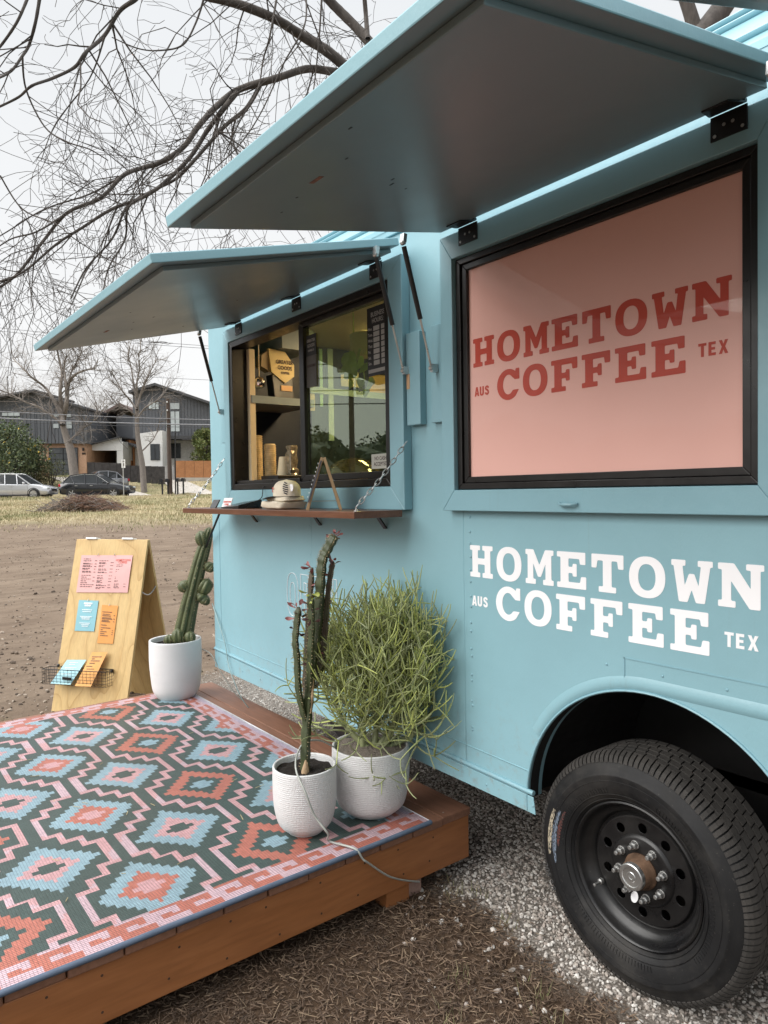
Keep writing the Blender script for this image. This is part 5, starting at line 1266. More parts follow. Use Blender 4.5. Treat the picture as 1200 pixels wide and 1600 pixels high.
# hanging pothos
ph = at_y(552, 560, .16)
po_ = thing('hanging_pothos', 'trailing green pothos hanging behind the tinted order window', 'houseplant', tuple(ph))
m_pothos = M('pothos_leaf', (.42, .55, .13), .4, 0, .25); lv = []
def heart(p, d, L):
    mb = MB(); s_ = d.cross(V((rnd.uniform(-.3, .3), -1, rnd.uniform(-.3, .3)))).normalized(); n_ = d.cross(s_)
    pr = [(0, .10), (.12, .75), (.35, 1), (.62, .72), (.85, .32), (1, .0)]; vs_ = []
    for t, k in pr: c = p+d*L*t-n_*L*.15*t*t; vs_ += [c-s_*L*.42*k+n_*L*.05*k, c, c+s_*L*.42*k+n_*L*.05*k]
    mb.add(vs_, [(3*i+j, 3*i+j+1, 3*i+j+4, 3*i+j+3) for i in range(len(pr)-1) for j in range(2)]); mb.build('leaf', m_pothos, po_, smooth=180)
vine = MB()
for (x, y, L) in ((560, 545, .075), (548, 548, .08), (538, 552, .07), (552, 560, .075), (566, 556, .07), (545, 570, .06), (540, 578, .06), (556, 575, .06), (575, 566, .06), (562, 590, .05), (548, 592, .045), (578, 598, .05), (572, 605, .045), (583, 590, .05)):
    heart(at_y(x, y, .16+rnd.uniform(-.04, .04)), V((rnd.uniform(-.6, .6), rnd.uniform(-.2, .2), rnd.uniform(-1, -.3))).normalized(), L*1.1)
for pts in (((552, 555), (556, 590), (565, 608), (578, 600), (584, 592)), ((550, 555), (545, 580), (550, 600), (562, 612)), ((560, 550), (568, 580), (570, 604))): vine.tube(smooth_path([at_y(x, y, .16) for x, y in pts], 5), .0022, 5)
vine.tube([at_y(553, 556, .16), V((at_y(553, 556, .16).x, .16, 2.335))], .003, 5); vine.build('vines', m_pothos, po_, smooth=60)
MB().lathe([(0, 0), (.05, 0), (.062, .02), (.068, .10), (.064, .102), (.06, .03), (0, .03)], 20, at_y(553, 552, .16)+V((0, .06, -.01))).build('planter', m_int_light, po_, smooth=50)
# pastry dome and menu prints on the inner wall
dm = at_y(553, 735, .30); dome = thing('cake_dome', 'clear pastry dome on the counter behind the tinted window', 'cake dome', (dm.x, .3, 1.42))
prof = [(.17*math.cos(a), .02+.15*math.sin(a)) for a in [math.pi/2*k/10 for k in range(11)]]
MB().lathe(prof, 28, (dm.x, .30, 1.4205)).build('dome', glass('dome_glass', (.95, .95, .9), .08), dome, smooth=60)
MB().lathe([(0, 0), (.18, 0), (.18, .018), (0, .018)], 28, (dm.x, .30, 1.4205)).build('plate', m_pine, dome)
MB().lathe([(0, .0), (.055, .005), (.065, .03), (.04, .055), (0, .06)], 16, (dm.x+.05, .28, 1.4405)).build('pastry', M('pastry', (.45, .28, .10), .6, 0, .3, 30), dome, smooth=60)
for (px, py, w_, h_, mat, lab) in ((482, 608, .10, .26, M('tan_print', (.60, .50, .26), .6), 'tan print with scalloped edge on the inner wall'), (548, 592, .14, .10, M('cream_print', (.62, .56, .36), .6), 'cream menu print on the inner wall beside the pothos'), (592, 603, .14, .15, M('amber_print', (.70, .45, .12), .6), 'amber menu print on the inner wall under the hours sign'), (503, 590, .022, .36, M('mint_strip', (.40, .68, .48), .6), 'narrow mint green strip on the inner wall')):
    c = at_x(px, py, .05); MB().box(.0365, .042, c.y-w_/2, c.y+w_/2, c.z-h_/2, c.z+h_/2).build('wall_print', mat, None, label=lab, category='print')
# ------------------------------------------------------------------ bare trees
def bark(name, c1, c2):
    t = NT(name); n = t.noise(14, 5, .65, t.co((1, 1, .35))); t.set('Base Color', t.ramp(n, [(.3, c1), (.7, c2)])).set('Roughness', .9); t.bump(t.noise(30, 4, .6, t.co((1, 1, .3))), .5, .02); return t.mat
m_barkd = bark('dark_bark', (.035, .029, .025), (.085, .072, .062)); m_barkg = bark('grey_bark', (.15, .13, .115), (.235, .205, .18))
def grow(mb, p, d, L, r, lev, R_, droop=0.0, spread=.8, kids=(3, 5), segs=4, sides=3, wob=.22):
    pts = [p.copy()]; q = p.copy(); dd = d.normalized(); rad = [r]
    for i in range(segs):
        dd = (dd + V((R_.gauss(0, wob), R_.gauss(0, wob), R_.gauss(0, wob)-droop))).normalized(); q = q+dd*(L/segs); pts.append(q.copy()); rad.append(max(r*(1-.62*(i+1)/segs), .0022))
    mb.tube(pts, rad, sides if lev > 0 else 3, False)
    if lev <= 0: return
    for k in range(R_.randint(*kids)):
        i = R_.randint(1, segs); a = R_.random()*6.28; t = (pts[i]-pts[i-1]).normalized(); o1 = t.orthogonal().normalized(); o2 = t.cross(o1)
        nd = (t*R_.uniform(.5, 1.0) + (o1*math.cos(a)+o2*math.sin(a))*spread*R_.uniform(.6, 1.2)).normalized()
        grow(mb, pts[i], nd, L*R_.uniform(.42, .70), rad[i]*R_.uniform(.5, .75), lev-1, R_, droop, spread, kids, segs, sides, wob)
R1 = random.Random(11)
oak = thing('bare_tree', 'large leafless tree with drooping limbs reaching over the trailer awnings', 'tree', tuple(at_d(860, 900, 9.0)*1))
oak.location = V((oak.location.x, oak.location.y, 0)); oak.matrix_world = Matrix.Translation(oak.location)
S8 = .58333
def limb(pts, r0, r1, d0, d1, twig=1.0, n=6, sides=8):
    P = [at_d(x*S8, y*S8, d0+(d1-d0)*i/(len(pts)-1)+R1.uniform(-.12, .12)) for i, (x, y) in enumerate(pts)]
    P = smooth_path(P, n); N = len(P); rr = [(r0+(r1-r0)*(i/(N-1))**.8)*R1.uniform(.95, 1.05) for i in range(N)]
    limbs.tube(P, rr, sides, False)
    seg = sum((P[i+1]-P[i]).length for i in range(N-1)); k = int(seg*5.2*twig)
    for _ in range(k):
        i = R1.randint(1, N-1); t = (P[i]-P[i-1]).normalized(); a = R1.random()*6.28; o1 = t.orthogonal().normalized(); o2 = t.cross(o1)
        nd = t*R1.uniform(.2, .9) + (o1*math.cos(a)+o2*math.sin(a))*R1.uniform(.5, 1.1) + V((0, 0, -.15))
        grow(twigs, P[i], nd, R1.uniform(.35, 1.25), min(rr[i]*.55, R1.uniform(.005, .0095)), 2, R1, .05, .9, (2, 4), 4, 4, .20)
    return P
limbs, twigs = MB(), MB()
tb = V((oak.location.x, oak.location.y, -.1)); j1, j2, j3 = at_d(556+60, 118+40, 7.4), at_d(640, 130, 7.6), at_d(1130, 20, 8.6)
fork = at_d(900, 300, 8.6)
limbs.tube(smooth_path([tb, tb.lerp(fork, .5)+V((.1, .1, 0)), fork], 6), [.24-.06*i/12 for i in range(13)], 12)
limbs.tube(smooth_path([fork, at_d(760, 220, 8.0), j1, at_d(556, 118, 7.3)], 6), [.17-.09*i/18 for i in range(19)], 10)
limbs.tube(smooth_path([fork, at_d(760, 230, 8.2), at_d(640, 130, 7.8), at_d(1020*S8, 150*S8, 7.6)], 6), [.15-.06*i/18 for i in range(19)], 10)
limbs.tube(smooth_path([fork, at_d(1010, 150, 8.6), at_d(1100, 50, 8.8), at_d(1150, -20, 9)], 6), [.17-.05*i/18 for i in range(19)], 10)
limbs.tube(smooth_path([at_d(1090, 60, 8.8), at_d(1075, 10, 8.8), at_d(1050, -60, 8.8)], 6), [.09-.02*i/12 for i in range(13)], 8)
limb([(952, 202), (880, 140), (800, 90), (735, 50), (640, 12), (545, -12), (400, -60)], .058, .034, 7.3, 6.6, .9)
l2 = limb([(952, 202), (880, 190), (820, 185), (740, 210), (640, 240), (580, 285), (530, 340), (490, 395), (430, 435), (380, 450), (330, 470), (270, 530), (180, 570), (120, 640), (40, 740), (-40, 790)], .043, .009, 7.3, 6.0, 1.0)
limb([(640, 240), (600, 290), (555, 350), (510, 420), (440, 490), (380, 530), (300, 560), (220, 610), (150, 655), (60, 730), (-20, 760)], .028, .007, 7.0, 6.1, 1.0)
limb([(700, 222), (660, 290), (600, 340), (520, 430), (470, 480), (400, 515), (340, 555), (300, 640), (230, 720), (190, 800)], .024, .006, 7.1, 6.3, 1.0)
limb([(430, 500), (380, 530), (342, 560), (335, 640), (290, 720), (272, 810)], .016, .005, 6.6, 6.2, 1.2)
limb([(1022, 152), (960, 80), (900, 20), (860, -20)], .060, .045, 7.6, 7.5, .9)
limb([(985, 105), (980, 40), (975, -20)], .028, .022, 7.6, 7.6, .9)
limb([(380, -20), (360, 0), (320, 30), (280, 95), (230, 140), (200, 180), (140, 210), (85, 230), (50, 260), (-10, 290)], .020, .008, 5.6, 5.2, 1.1)
limb([(107, -10), (95, 60), (78, 120), (60, 150), (30, 190), (-10, 212)], .014, .008, 5.4, 5.2, 1.1)
limb([(76, -10), (45, 60), (0, 125), (-20, 140)], .012, .008, 5.4, 5.2, .9)
limb([(60, 150), (70, 240), (120, 340), (180, 380), (240, 400), (290, 430)], .008, .004, 5.3, 5.2, 1.2)
limb([(548, -10), (525, 60), (490, 120), (430, 135), (370, 130), (300, 100)], .010, .004, 6.0, 5.6, 1.0)
limb([(742, -10), (722, 100), (705, 160), (690, 240), (640, 330), (600, 420)], .011, .005, 6.9, 6.6, 1.0)
limb([(862, -10), (855, 100), (845, 200), (832, 300)], .010, .005, 7.0, 6.9, .9)
limb([(820, -10), (815, 70), (760, 170), (700, 300), (640, 390), (560, 470), (520, 560)], .009, .004, 6.8, 6.4, 1.1)
limb([(280, 100), (240, 210), (150, 330), (110, 430)], .007, .003, 5.5, 5.3, 1.0)
limb([(0, 470), (60, 560), (150, 600), (200, 640), (280, 690), (350, 720)], .007, .003, 5.8, 5.8, 1.0)
limb([(600, 330), (640, 420), (660, 520), (640, 620)], .007, .003, 6.7, 6.5, 1.0)
limb([(180, 570), (100, 620), (30, 640), (-30, 680)], .010, .005, 6.2, 6.0, 1.1)
limb([(330, 470), (240, 520), (120, 560), (20, 620), (-30, 650)], .009, .004, 6.3, 6.0, 1.1)
limbs.build('trunk', m_barkd, oak, smooth=60)
twigs.build('crown', m_barkd, oak, smooth=60, kind='stuff')

# ------------------------------------------------------------------ street trees, pole, wires
def street_tree(base_px, d, trunk, seeds, label, r0, h, mat, lev=4, twl=1.0, name='bare_tree', group=None):
    R_ = random.Random(seeds); bp = at_d(*base_px, d); bp.z = gz(bp.x, bp.y)-.05
    t = thing(name, label, 'tree', tuple(bp), group); tr, cw = MB(), MB()
    P = [bp] + [at_d(x, y, d) for x, y in trunk]; P = smooth_path(P, 5); N = len(P)
    tr.tube(P, [r0*(1-.45*i/(N-1)) for i in range(N)], 9, False); tr.build('trunk', mat, t, smooth=60)
    return t, P, cw, R_
t, P, cw, R_ = street_tree((119, 742), 52.6, ((112, 712), (104, 684), (98, 664)), 3, 'leaning leafless street tree behind the dark parked car', .36, 9, m_barkg)
k = 52.6
def bough(pts, r0, r1, n=26, L=2.2, lev=2):
    Q = smooth_path([at_d(x, y, k+R_.uniform(-1, 1)) for x, y in pts], 5); N = len(Q); cw.tube(Q, [r0+(r1-r0)*i/(N-1) for i in range(N)], 6, False)
    for _ in range(n):
        i = R_.randint(2, N-1); tt = (Q[i]-Q[i-1]).normalized(); a = R_.random()*6.28; o1 = tt.orthogonal().normalized(); o2 = tt.cross(o1)
        grow(cw, Q[i], tt*.7+(o1*math.cos(a)+o2*math.sin(a))*.8+V((0, 0, .2)), R_.uniform(.5, 1)*L, .030, lev, R_, 0, .8, (3, 4), 4, 3, .2)
bough(((98, 664), (96, 640), (94, 610), (97, 585), (92, 560), (88, 540)), .20, .05)
bough(((98, 660), (104, 630), (107, 600), (118, 585), (135, 578), (150, 575)), .18, .05)
bough(((96, 650), (84, 625), (70, 605), (50, 590), (38, 578), (20, 560)), .14, .04)
bough(((104, 630), (103, 600), (100, 575), (104, 555)), .12, .04)
bough(((98, 664), (82, 650), (60, 636), (40, 628), (15, 615), (0, 610)), .11, .03)
bough(((108, 690), (118, 680), (132, 668), (150, 655), (160, 640)), .09, .03)
bough(((106, 600), (112, 580), (122, 562), (128, 550)), .08, .03)
cw.build('crown', m_barkg, t, smooth=60, kind='stuff')
t, P, cw, R_ = street_tree((225, 757), 53.4, ((222, 725), (217, 695), (214, 665), (214, 635)), 5, 'slender leafless street tree in front of the dark fence', .24, 9, m_barkg)
k = 53.4
bough(((214, 640), (212, 618), (208, 595), (205, 575), (200, 555)), .12, .03, 22)
bough(((214, 636), (220, 615), (228, 595), (236, 578), (245, 562)), .11, .03, 22)
bough(((214, 640), (203, 625), (192, 612), (182, 595), (174, 580)), .09, .03, 20)
bough(((214, 622), (214, 598), (218, 575), (216, 552)), .09, .03, 20)
bough(((214, 655), (224, 640), (238, 630), (250, 622), (258, 612)), .07, .02, 16)
bough(((222, 705), (230, 697), (240, 686), (246, 672), (250, 655)), .06, .02, 8, 1.2)
bough(((212, 650), (200, 640), (186, 634), (172, 630)), .06, .02, 16)
cw.build('crown', m_barkg, t, smooth=60, kind='stuff')
far_m = bark('far_bark', (.22, .20, .185), (.31, .285, .265))  # bark colour paled to stand in for haze
for i, (px, d, hh, sd, lab) in enumerate(((158, 78, 9.5, 21, 'thin leafless tree rising behind the white carport'), (182, 82, 10, 22, 'tangled leafless tree beyond the dark gabled house'), (30, 80, 13, 23, 'tall leafless tree rising behind the dark garage house'), (135, 88, 10, 24, 'pale leafless tree behind the gap between the houses'), (-8, 70, 13, 26, 'leafless tree beyond the evergreen shrub and dark house'), (200, 92, 10, 27, 'far leafless tree above the brown roof'))):
    R_ = random.Random(sd); p = F(A(px, d), d, 0); p.z = gz(p.x, p.y)-.1
    t = thing('bare_tree', lab, 'tree', tuple(p), 'leafless trees beyond the houses'); tr, cw = MB(), MB()
    tp = p+V((R_.uniform(-.3, .3), R_.uniform(-.3, .3), hh*.35)); tr.tube(smooth_path([p, p.lerp(tp, .5), tp], 4), [.22-.008*q for q in range(9)], 7, False); tr.build('trunk', far_m, t, smooth=60)
    for q in range(9):
        a = R_.random()*6.28; grow(cw, tp-V((0, 0, R_.random()*hh*.08)), V((math.cos(a)*.55, math.sin(a)*.55, 1)), hh*.42, .10, 4 if q < 5 else 3, R_, -.04, .75, (3, 4), 4, 3, .16)
    cw.build('crown', far_m, t, smooth=60, kind='stuff')
# utility pole
d = 52.0; b = at_d(266, 767, d); b.z = gz(b.x, b.y)-.1; tpz = at_d(263.5, 624, d).z
up_ = thing('utility_pole', 'dark wooden utility pole beside the mailboxes', 'utility pole', tuple(b))
MB().tube([b, V((b.x-.05, b.y, tpz))], [.17, .12], 10).build('pole', m_pole, up_, smooth=60)
MB().tube([at_d(274, 676, 52.2), at_d(273.5, 718, 52.2), V((at_d(273.5, 740, 52.2).x, at_d(273.5, 740, 52.2).y, b.z))], .05, 7).build('conduit', m_black_metal, up_)
for z in (.3, .9): MB().lathe([(.05, 0), (.06, .05), (.03, .12), (0, .12)], 8, V((b.x-.05, b.y, tpz-z))+fh*-.16).build('insulator', m_zinc, up_)
wm = M('wire_jacket', (.20, .20, .21), .6); wd = M('dark_wire', (.05, .05, .055), .6)
def wire(y0, y1, d_, r, mat, label, sag=.15, x0=-60, x1=420):
    P = []
    for i in range(17):
        t = i/16; p = at_d(x0+(x1-x0)*t, y0+(y1-y0)*(x0+(x1-x0)*t)/330, d_); p.z -= sag*4*t*(1-t); P.append(p)
    MB().tube(P, r, 5).build('overhead_wire', mat, None, label=label, category='wire')
wire(641.5, 654, 51.75, .028, wm, 'pale overhead wire crossing just above the thick cable'); wire(652, 662, 51.75, .045, wm, 'thick pale overhead cable crossing before the houses'); wire(657, 666, 51.75, .020, wd, 'thin dark overhead wire under the thick cable')
wire(516, 543, 52, .016, wd, 'upper overhead wire against the sky above the dark gable'); wire(511, 539, 52, .016, wd, 'topmost overhead wire against the sky'); wire(572, 592, 52, .014, wd, 'faint overhead wire level with the gable ridge')
# speed sign, mailboxes
d = 45.0; b = at_d(193.5, 776, d); b.z = gz(b.x, b.y)-.05
ss = thing('road_sign', 'white road sign on a grey post by the street', 'road sign', tuple(b))
MB().tube([b, V((b.x, b.y, at_d(193.5, 717, d).z))], .03, 6).build('post', m_zinc, ss)
c = at_d(193.2, 724.5, d)-fh*.05; MB().obox(c, (rh, V((0, 0, 1)), fh), (.115, .27, .008)).build('sign_plate', m_white, ss)
MB().obox(c-fh*.010+V((0, 0, -.06)), (rh, V((0, 0, 1)), fh), (.05, .09, .001)).obox(c-fh*.010+V((0, 0, .14)), (rh, V((0, 0, 1)), fh), (.07, .03, .001)).build('sign_print', m_ink, ss)
def mailbox(px, d, n, label):
    b = F(A(px, d), d, 0); b.z = gz(b.x, b.y); t = thing('mailbox', label, 'mailbox', tuple(b), 'mailboxes by the drive')
    for k in range(n):
        o_ = b+rh*(.42*k)
        MB().obox(o_+V((0, 0, .5)), (rh, fh, V((0, 0, 1))), (.05, .05, .5)).build('post', m_black_metal, t)
        mb = MB(); prof = [(-.13, 0), (.13, 0), (.13, .16)] + [(.13*math.cos(a), .16+.10*math.sin(a)) for a in [math.pi*j/6 for j in range(1, 6)]] + [(-.13, .16)]
        mb.prism(prof, lambda u, v, w: o_+rh*u+V((0, 0, 1.0+v))+fh*w, -.26, .26); mb.build('box', m_black_metal, t, fixn=True)
mailbox(254, 51.9, 2, 'pair of black mailboxes on posts left of the utility pole'); mailbox(278, 52.1, 2, 'pair of black mailboxes on posts right of the utility pole')

# ------------------------------------------------------------------ houses
m_dark = M('charcoal_siding', (.085, .090, .099), .6, 0, .15, .6); m_roofd = M('dark_roof', (.048, .048, .051), .6)  # siding and roof lightened: distance haze is put into their colours
m_stucco = M('white_stucco', (.66, .66, .65), .8, 0, .05, .5); m_cedar = wood('cedar_cladding', (.40, .235, .145), (.50, .31, .20), 'y', 1, .6)
m_wind = M('dark_window', (.035, .04, .045), .12, .0, .2, 1); m_windl = M('pale_window', (.42, .46, .46), .15, 0, .3, .5); m_winfr = M('dark_window_frame', (.02, .02, .022), .5)
m_orwood = wood('orange_fence_wood', (.36, .15, .055), (.47, .215, .085), 'y', 1, .6); m_dfence = M('weathered_dark_fence', (.050, .045, .043), .9, 0, .35, 4)
def pxpoly(pts, d): return [ad(x, y, d) for x, y in pts]
def wallblock(name, pts, d, depth, mat, parent):
    return MB().prism(pxpoly(pts, d), lambda u, v, w: F(u, w, v), d, d+depth).build(name, mat, parent, fixn=True)
def pbox(name, x0, x1, y0, y1, d, d2, mat, parent, **k):
    a0, z1 = ad(x0, y0, d); a1, z0 = ad(x1, y1, d); return MB().prism([(a0, z0), (a1, z0), (a1, z1), (a0, z1)], lambda u, v, w: F(u, w, v), d2, d).build(name, mat, parent, fixn=True, **k)
def window(x0, x1, y0, y1, d, parent, cols=1, rows=1, pane=None):
    w = pbox('window', x0, x1, y0, y1, d-.04, d+.05, m_winfr, parent); f = .10*(x1-x0)/cols if cols == 1 else .05*(x1-x0)
    for i in range(cols):
        for j in range(rows):
            xa = x0+(x1-x0)*i/cols; xb = x0+(x1-x0)*(i+1)/cols; ya = y0+(y1-y0)*j/rows; yb = y0+(y1-y0)*(j+1)/rows; e_ = .35
            pbox('pane', xa+e_, xb-e_, ya+e_, yb-e_, d-.06, d-.035, pane or m_wind, w)
def battens(x0, x1, yt, yb_, d, parent, n, top=None):
    mb = MB()
    for i in range(n+1):
        x = x0+(x1-x0)*i/n; y = top(x) if top else yt; a, z1 = ad(x, y, d); z0 = ad(x, yb_, d)[1]; p = F(a, d-.03, 0)
        mb.obox(F(a, d-.02, (z0+z1)/2), (rh, fh, V((0, 0, 1))), (.022, .014, (z1-z0)/2))
    mb.build('siding_battens', m_dark, parent, kind='stuff')
gh = lambda px, d: gz(F(A(px, d), d, 0).x, F(A(px, d), d, 0).y)
D1 = 61.0
h1 = thing('house', 'charcoal clad modern house over a cedar garage', 'house', tuple(F(A(90, D1), D1, 3.3)))
wallblock('upper_wall', [(-90, 693), (136.5, 693), (136.5, 640), (56, 616), (-90, 640)], D1, 9, m_dark, h1)
MB().prism(pxpoly([(50, 614), (138.5, 640.5), (138.5, 637.5), (50, 611)], D1), lambda u, v, w: F(u, w, v), D1-.7, D1+9.5).build('roof', m_roofd, h1, fixn=True)
MB().prism(pxpoly([(-92, 641), (64, 614), (64, 611), (-92, 637.5)], D1), lambda u, v, w: F(u, w, v), D1-.9, D1+7).build('roof', m_roofd, h1, fixn=True)
wallblock('garage_wall', [(62, 745), (136, 745), (136, 693.2), (62, 693.2)], D1+.3, 8, m_cedar, h1)
wallblock('left_wall', [(-90, 748), (61.5, 748), (61.5, 693.2), (-90, 693.2)], D1+1.6, 7, m_dark, h1)
gd = pbox('garage_door', 77, 123, 700, 744, D1+.24, D1+.32, m_winfr, h1)
for i in range(2):
    for j in range(5): pbox('garage_pane', 78+(22.5*i), 78+22.5*i+21.4, 701+8.6*j, 701+8.6*j+7.6, D1+.20, D1+.245, M('smoked_pane', (.085, .09, .095), .2, 0, .2, 1), gd)
for x in (69, 130.5): MB().obox(F(A(x, D1), D1+.22, ad(x, 702, D1)[1]), (rh, fh, V((0, 0, 1))), (.06, .06, .12)).build('wall_lamp', m_black_metal, h1)
for k, a in enumerate(range(4)): MB().obox(F(ad(127.5+1.5*k, 708.5, D1)[0], D1+.27, ad(127, 708.5, D1)[1]), (rh, fh, V((0, 0, 1))), (.025, .02, .07)).build('house_number', m_black_metal, h1)
for (x0, x1, y0, y1) in ((84.5, 94, 647, 651.5), (105, 113, 647, 652), (84.5, 93.5, 661.5, 669.5), (105, 114, 658.5, 670), (5, 33, 645, 650.5)): window(x0, x1, y0, y1, D1, h1, 1 if x1 < 35+90 and x0 > 40 else 3, 1, m_windl)
battens(58, 136, 0, 693, D1, h1, 14, lambda x: 617.5+(x-56)*.297)
battens(-20, 55, 0, 693, D1, h1, 12, lambda x: 626-(x)*.155)
D2 = 62.5
h2 = thing('carport_house', 'low white carport building between the dark houses', 'house', tuple(F(A(165, D2), D2, 3.4)))
wallblock('fascia_wall', [(137.5, 704), (190, 704), (190, 700), (189, 684), (137.5, 697)], D2, .35, m_stucco, h2)
MB().prism(pxpoly([(135, 698.2), (190.5, 684), (190.5, 682.2), (135, 696.4)], D2), lambda u, v, w: F(u, w, v), D2-.3, D2+6).build('roof', m_roofd, h2, fixn=True)
wallblock('side_wall', [(183.5, 735), (193, 735), (193, 690), (189.6, 690), (189.6, 704.2), (183.5, 704.2)], D2+.02, 5.5, m_stucco, h2); wallblock('side_wall', [(136.8, 735), (139.5, 735), (139.5, 704.2), (136.8, 704.2)], D2+.02, 5.5, m_stucco, h2)
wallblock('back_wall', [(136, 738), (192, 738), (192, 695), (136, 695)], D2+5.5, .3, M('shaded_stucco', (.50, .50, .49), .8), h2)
pbox('door', 168, 177, 706, 735, D2+5.4, D2+5.48, m_stucco, h2)
D3 = 66
h3 = thing('far_house', 'dark gabled house with orange wood entry behind the carport', 'house', tuple(F(A(205, D3), D3, 3.6)))
wallblock('wall', [(183, 735), (222, 735), (222, 655), (196, 648), (183, 652)], D3, 7, m_dark, h3)
pbox('entry_cladding', 193.5, 205, 688, 728, D3-1.6, D3-.02, m_orwood, h3); pbox('entry_cladding', 208, 211, 697, 728, D3-1.2, D3-.02, m_orwood, h3); pbox('entry_door', 211.6, 220, 700, 728, D3-1.0, D3-.02, m_stucco, h3)
MB().prism(pxpoly([(192, 690), (222, 704), (222, 701), (192, 687)], D3-2), lambda u, v, w: F(u, w, v), D3-2.2, D3-.5).build('entry_roof', m_roofd, h3, fixn=True)
MB().prism(pxpoly([(190, 652), (214, 639), (236, 650), (236, 655), (214, 643), (190, 656)], D3+4), lambda u, v, w: F(u, w, v), D3-.5, D3+8).build('roof', M('brown_roof', (.11, .075, .065), .8), h3, fixn=True)
wallblock('chimney_wall', [(154, 700), (178, 700), (178, 664), (154, 666)], D3+4, 3, M('orange_brick', (.30, .145, .06), .8, 0, .3, 2), h3)
D4 = 60.5
h4 = thing('gable_house', 'tall charcoal gabled house over a white ground floor', 'house', tuple(F(A(270, D4), D4, 3.3)))
wallblock('upper_wall', [(209, 684), (345, 684), (345, 637), (247, 604), (209, 615)], D4, 10, m_dark, h4)
MB().prism(pxpoly([(206, 616.5), (247, 604.5), (350, 639.2), (350, 635.5), (247, 600.5), (206, 612.5)], D4), lambda u, v, w: F(u, w, v), D4-.6, D4+10.4).build('roof', m_roofd, h4, fixn=True)
battens(212, 334, 0, 684, D4, h4, 24, lambda x: 617-(x-209)*.29 if x < 247 else 606+(x-247)*.335)
wallblock('white_wing', [(219, 740), (254.5, 740), (254.5, 672.8), (219, 677.5)], D4-1.8, 1.79, m_stucco, h4)
wallblock('porch_wall', [(254.6, 740), (345, 740), (345, 684.2), (254.6, 684.2)], D4+1.2, 8, M('porch_stucco', (.56, .55, .53), .8), h4)
pbox('porch_soffit', 254.6, 345, 681.5, 685, D4-.4, D4+1.18, m_roofd, h4)
window(235.5, 250.5, 694, 719, D4-1.8, h4, 2, 1); window(259, 283, 693, 716, D4+1.2, h4, 3, 1)
window(233.5, 249.5, 628, 640, D4, h4, 3, 1, m_windl); window(260, 282, 643, 674.5, D4, h4, 3, 1, m_windl); window(267, 282, 630, 640, D4, h4, 1, 1, m_windl)
pbox('porch_beam', 285, 303, 685.5, 687, D4-.4, D4-.2, m_roofd, h4)
# fences and walls
def board_fence(x0, x1, y0, y1, d, n, rows, label, mat, postmat, y0b=None, y1b=None):
    fn = thing('fence', label, 'fence', tuple(F(A((x0+x1)/2, d), d, gh((x0+x1)/2, d))))
    for i in range(n):
        xa, xb = x0+(x1-x0)*i/n, x0+(x1-x0)*(i+1)/n; t = (i+.5)/n; ya = y0+((y0b or y0)-y0)*t; yb = y1+((y1b or y1)-y1)*t
        for j in range(rows):
            pbox('board', xa+.35, xb-.05, ya+(yb-ya)*j/rows+.12, ya+(yb-ya)*(j+1)/rows-.02, d, d+.03, mat, fn)
        pbox('post', xa-.15, xa+.55, ya-.4, yb+.5, d+.035, d+.12, postmat, fn)
    return fn
board_fence(275, 347, 720, 746, 58.0, 5, 7, 'orange stained horizontal board fence right of the utility pole', m_orwood, m_black_metal)
board_fence(137, 194, 722, 740, 57.6, 5, 5, 'weathered dark board fence below the white carport', m_dfence, m_dfence, 724, 744)
board_fence(193.5, 258, 727, 752, 55.6, 6, 5, 'weathered dark board fence behind the slender street tree', m_dfence, m_dfence, 729, 757)
wb = wallblock('concrete_wall', [(282, 758), (347, 758), (347, 746.3), (282, 746.3)], 57.7, .3, m_concrete, None); wb['label'] = 'low concrete retaining wall under the orange fence'; wb['category'] = 'wall'
wb = wallblock('concrete_wall', [(243, 750), (273.5, 750), (273.5, 727.5), (243, 729)], 58.2, .3, M('grey_concrete', (.34, .33, .32), .9), None); wb['label'] = 'grey concrete wall beside the orange fence'; wb['category'] = 'wall'
wb = wallblock('concrete_wall', [(-40, 752), (62, 752), (62, 735), (-40, 735)], 58.2, .3, M('grey_concrete', (.30, .29, .28), .9), None); wb['label'] = 'grey planter wall behind the silver parked car'; wb['category'] = 'wall'

